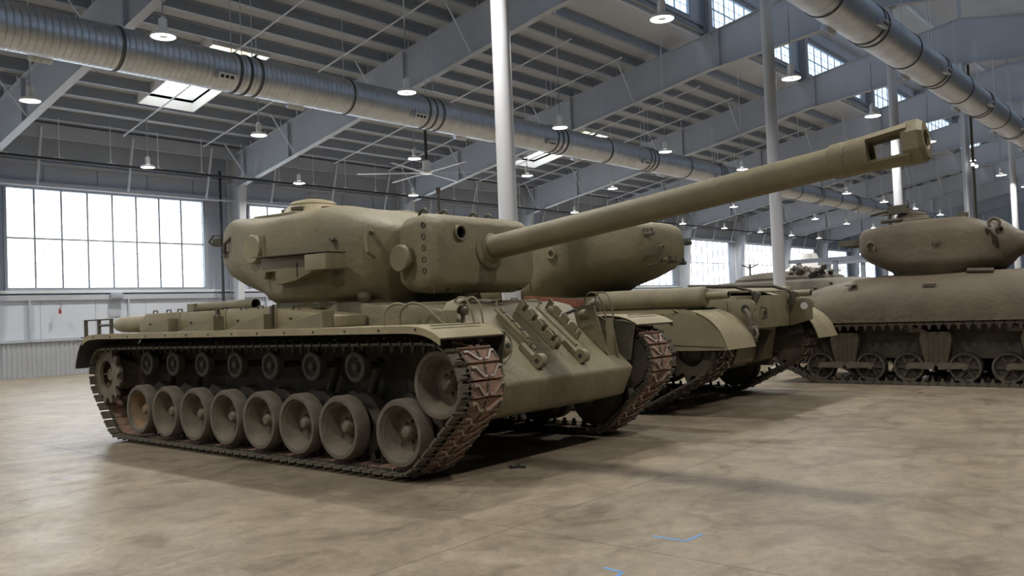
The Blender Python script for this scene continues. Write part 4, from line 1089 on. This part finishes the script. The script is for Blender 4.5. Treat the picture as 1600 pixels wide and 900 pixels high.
# ------------------------------------------------------------------ vehicles behind
T4 = thing('armoured_vehicle', 'dull grey-olive armoured hull with a gear-laden deck behind the second white column', 'tank', (22.0, 9.2, -.0), 0)
GREYO = mat('grey_olive_paint', (.085, .076, .056), .65, var=.15, scale=2)
m = MB(); m.loft([sup(1.4, -3.2, 3.0, .55, 8), sup(1.45, -3.3, 3.1, 1.2, 7), sup(1.42, -3.1, 2.7, 1.75, 6), sup(1.3, -2.5, 1.9, 2.02, 5), sup(1.15, -2.1, 1.5, 2.08, 4)]); m.build('hull', GREYO, T4, angle=40)
m = MB(); m.loft([sup(.95, -1.6, 1.2, 2.02, 3), sup(.95, -1.55, 1.15, 2.15, 3), sup(.8, -1.3, .9, 2.26, 3), sup(.4, -.8, .5, 2.32, 3)]); m.build('turret', GREYO, T4, angle=50)
for sg in (-1, 1):
    m = MB()
    for k in range(6): m.lathe([(0, 0), (0, .3), (.25, .3), (.25, 0)], (sg*1.45, -2.3+.9*k, .36), (-sg, 0, 0), 20)
    m.build('road_wheels', BROWN_D, T4)
    m = MB(); X = sorted((sg*1.0, sg*1.45)); m.sheet([(-2.6, .0), (2.6, .0), (3.2, .5), (3.0, .9), (-3.0, .9), (-3.2, .5), (-2.6, .0)], .05, 'x', *X); m.build('track_band', DARK, T4)
m = MB(); m.tube([(-.6, .6, 2.2), (-.6, .6, 2.55)], .03, 8); m.tube([(-.75, .75, 2.55), (-.6, .6, 2.46), (-.45, .45, 2.55)], .02, 6); m.build('forked_mount', OLIVE_D, T4)
m = MB()
random.seed(3)
for k in range(26):
    y = -1.5+random.random()*1.0; x = -.9+random.random()*.5; m.lathe([(0, .02), (.0, .07), (.09+.08*random.random(), .06), (.16, 0)], (x, y, 2.18+.15*random.random()), (random.uniform(-1, 1), random.uniform(-1, 1), .6), 7)
m.build('stowed_gear', GREYO, T4)
T5 = thing('rail_carrier', 'long dark carrier rack on posts behind the rounded tank', 'vehicle', (26.5, 9.0, 0), 0)
m = MB(); m.box(-1.2, 1.2, -2.6, 1.2, .9, 2.0); m.build('bed', GREYO, T5, bevel=.1)
m = MB(); m.box(-1.3, -1.15, -2.6, 1.3, 2.66, 2.78); m.box(1.15, 1.3, -2.6, 1.3, 2.66, 2.78); m.build('rail', FRAME, T5)
for x in (-1.22, 1.22):
    for y in (-2.4, -1.5, -.1, 1.0):
        m = MB(); m.box(x-.05, x+.05, y-.06, y+.06, 2.0, 2.68); m.build('rail_post', FRAME, T5)
for sx in (-1, 1):
    for y in (-1.9, -.6, .7):
        m = MB(); m.lathe([(0, 0), (0, .45), (.25, .45), (.25, 0)], (sx*1.15, y, .45), (-sx, 0, 0), 24); m.build('wheel', DARK, T5)
m = MB(); m.lathe([(0, 1.1), (.08, 1.1), (.5, .35), (.75, .25), (.8, 0)], (0, 0, 0), (0, 0, 1), 24); m.cyl((0, 0, -2.6), (0, 0, 0), .7, seg=16); o = m.build('storage_tank', WHITEP); o.location = (33, 12.6, 2.6); tag(o, 'pale conical tank top far behind the carrier rack', 'tank')

# ------------------------------------------------------------------ marks and litter on the floor
def tape(pts, lab):
    m = MB()
    for a, b in zip(pts[:-1], pts[1:]):
        a = Vector((*a, .0008)); b = Vector((*b, .0008)); d = (b-a)/2; n = Vector((-d.y, d.x, 0)).normalized()
        m.obox((a+b)/2, d, n*.012, Vector((0, 0, .0006)))
    tag(m.build('floor_tape', BLUE), lab, 'tape', 'blue floor tape marks')
tape([(5.034, 3.10), (5.036, 2.85), (5.247, 2.84)], 'blue tape corner mark on the concrete, the one farther from the viewer')
tape([(4.266, 2.98), (4.254, 2.84), (4.169, 2.82)], 'blue tape corner mark on the concrete nearest the viewer')
m = MB()
for a in ((0, 0, 0), (.05, .03, .5), (-.04, .04, 1.2), (.02, -.05, 2.0)):
    d = Vector((math.cos(a[2]), math.sin(a[2]), 0)); m.obox((a[0], a[1], .012), d*.035, Vector((-d.y, d.x, 0))*.014, (0, 0, .012))
o = m.build('debris', DARK); o.location = (6.52, 5.55, 0); tag(o, 'small black scrap lying on the floor in front of the nearest tank', 'debris')
m = MB(); m.obox((0, 0, .008), (.05, .01, 0), (-.006, .03, 0), (0, 0, .008)); o = m.build('debris', TYRE_O); o.location = (14.6, 3.9, 0); tag(o, 'small orange chip standing for a lamp glint on the floor beside the rounded tank', 'debris')  # orange block added in place of a lamp reflection on the concrete
# unlinked helper leftovers
for o in list(bpy.data.objects):
    if not o.users_collection: bpy.data.objects.remove(o)
for me in list(bpy.data.meshes):
    if me.users == 0: bpy.data.meshes.remove(me)
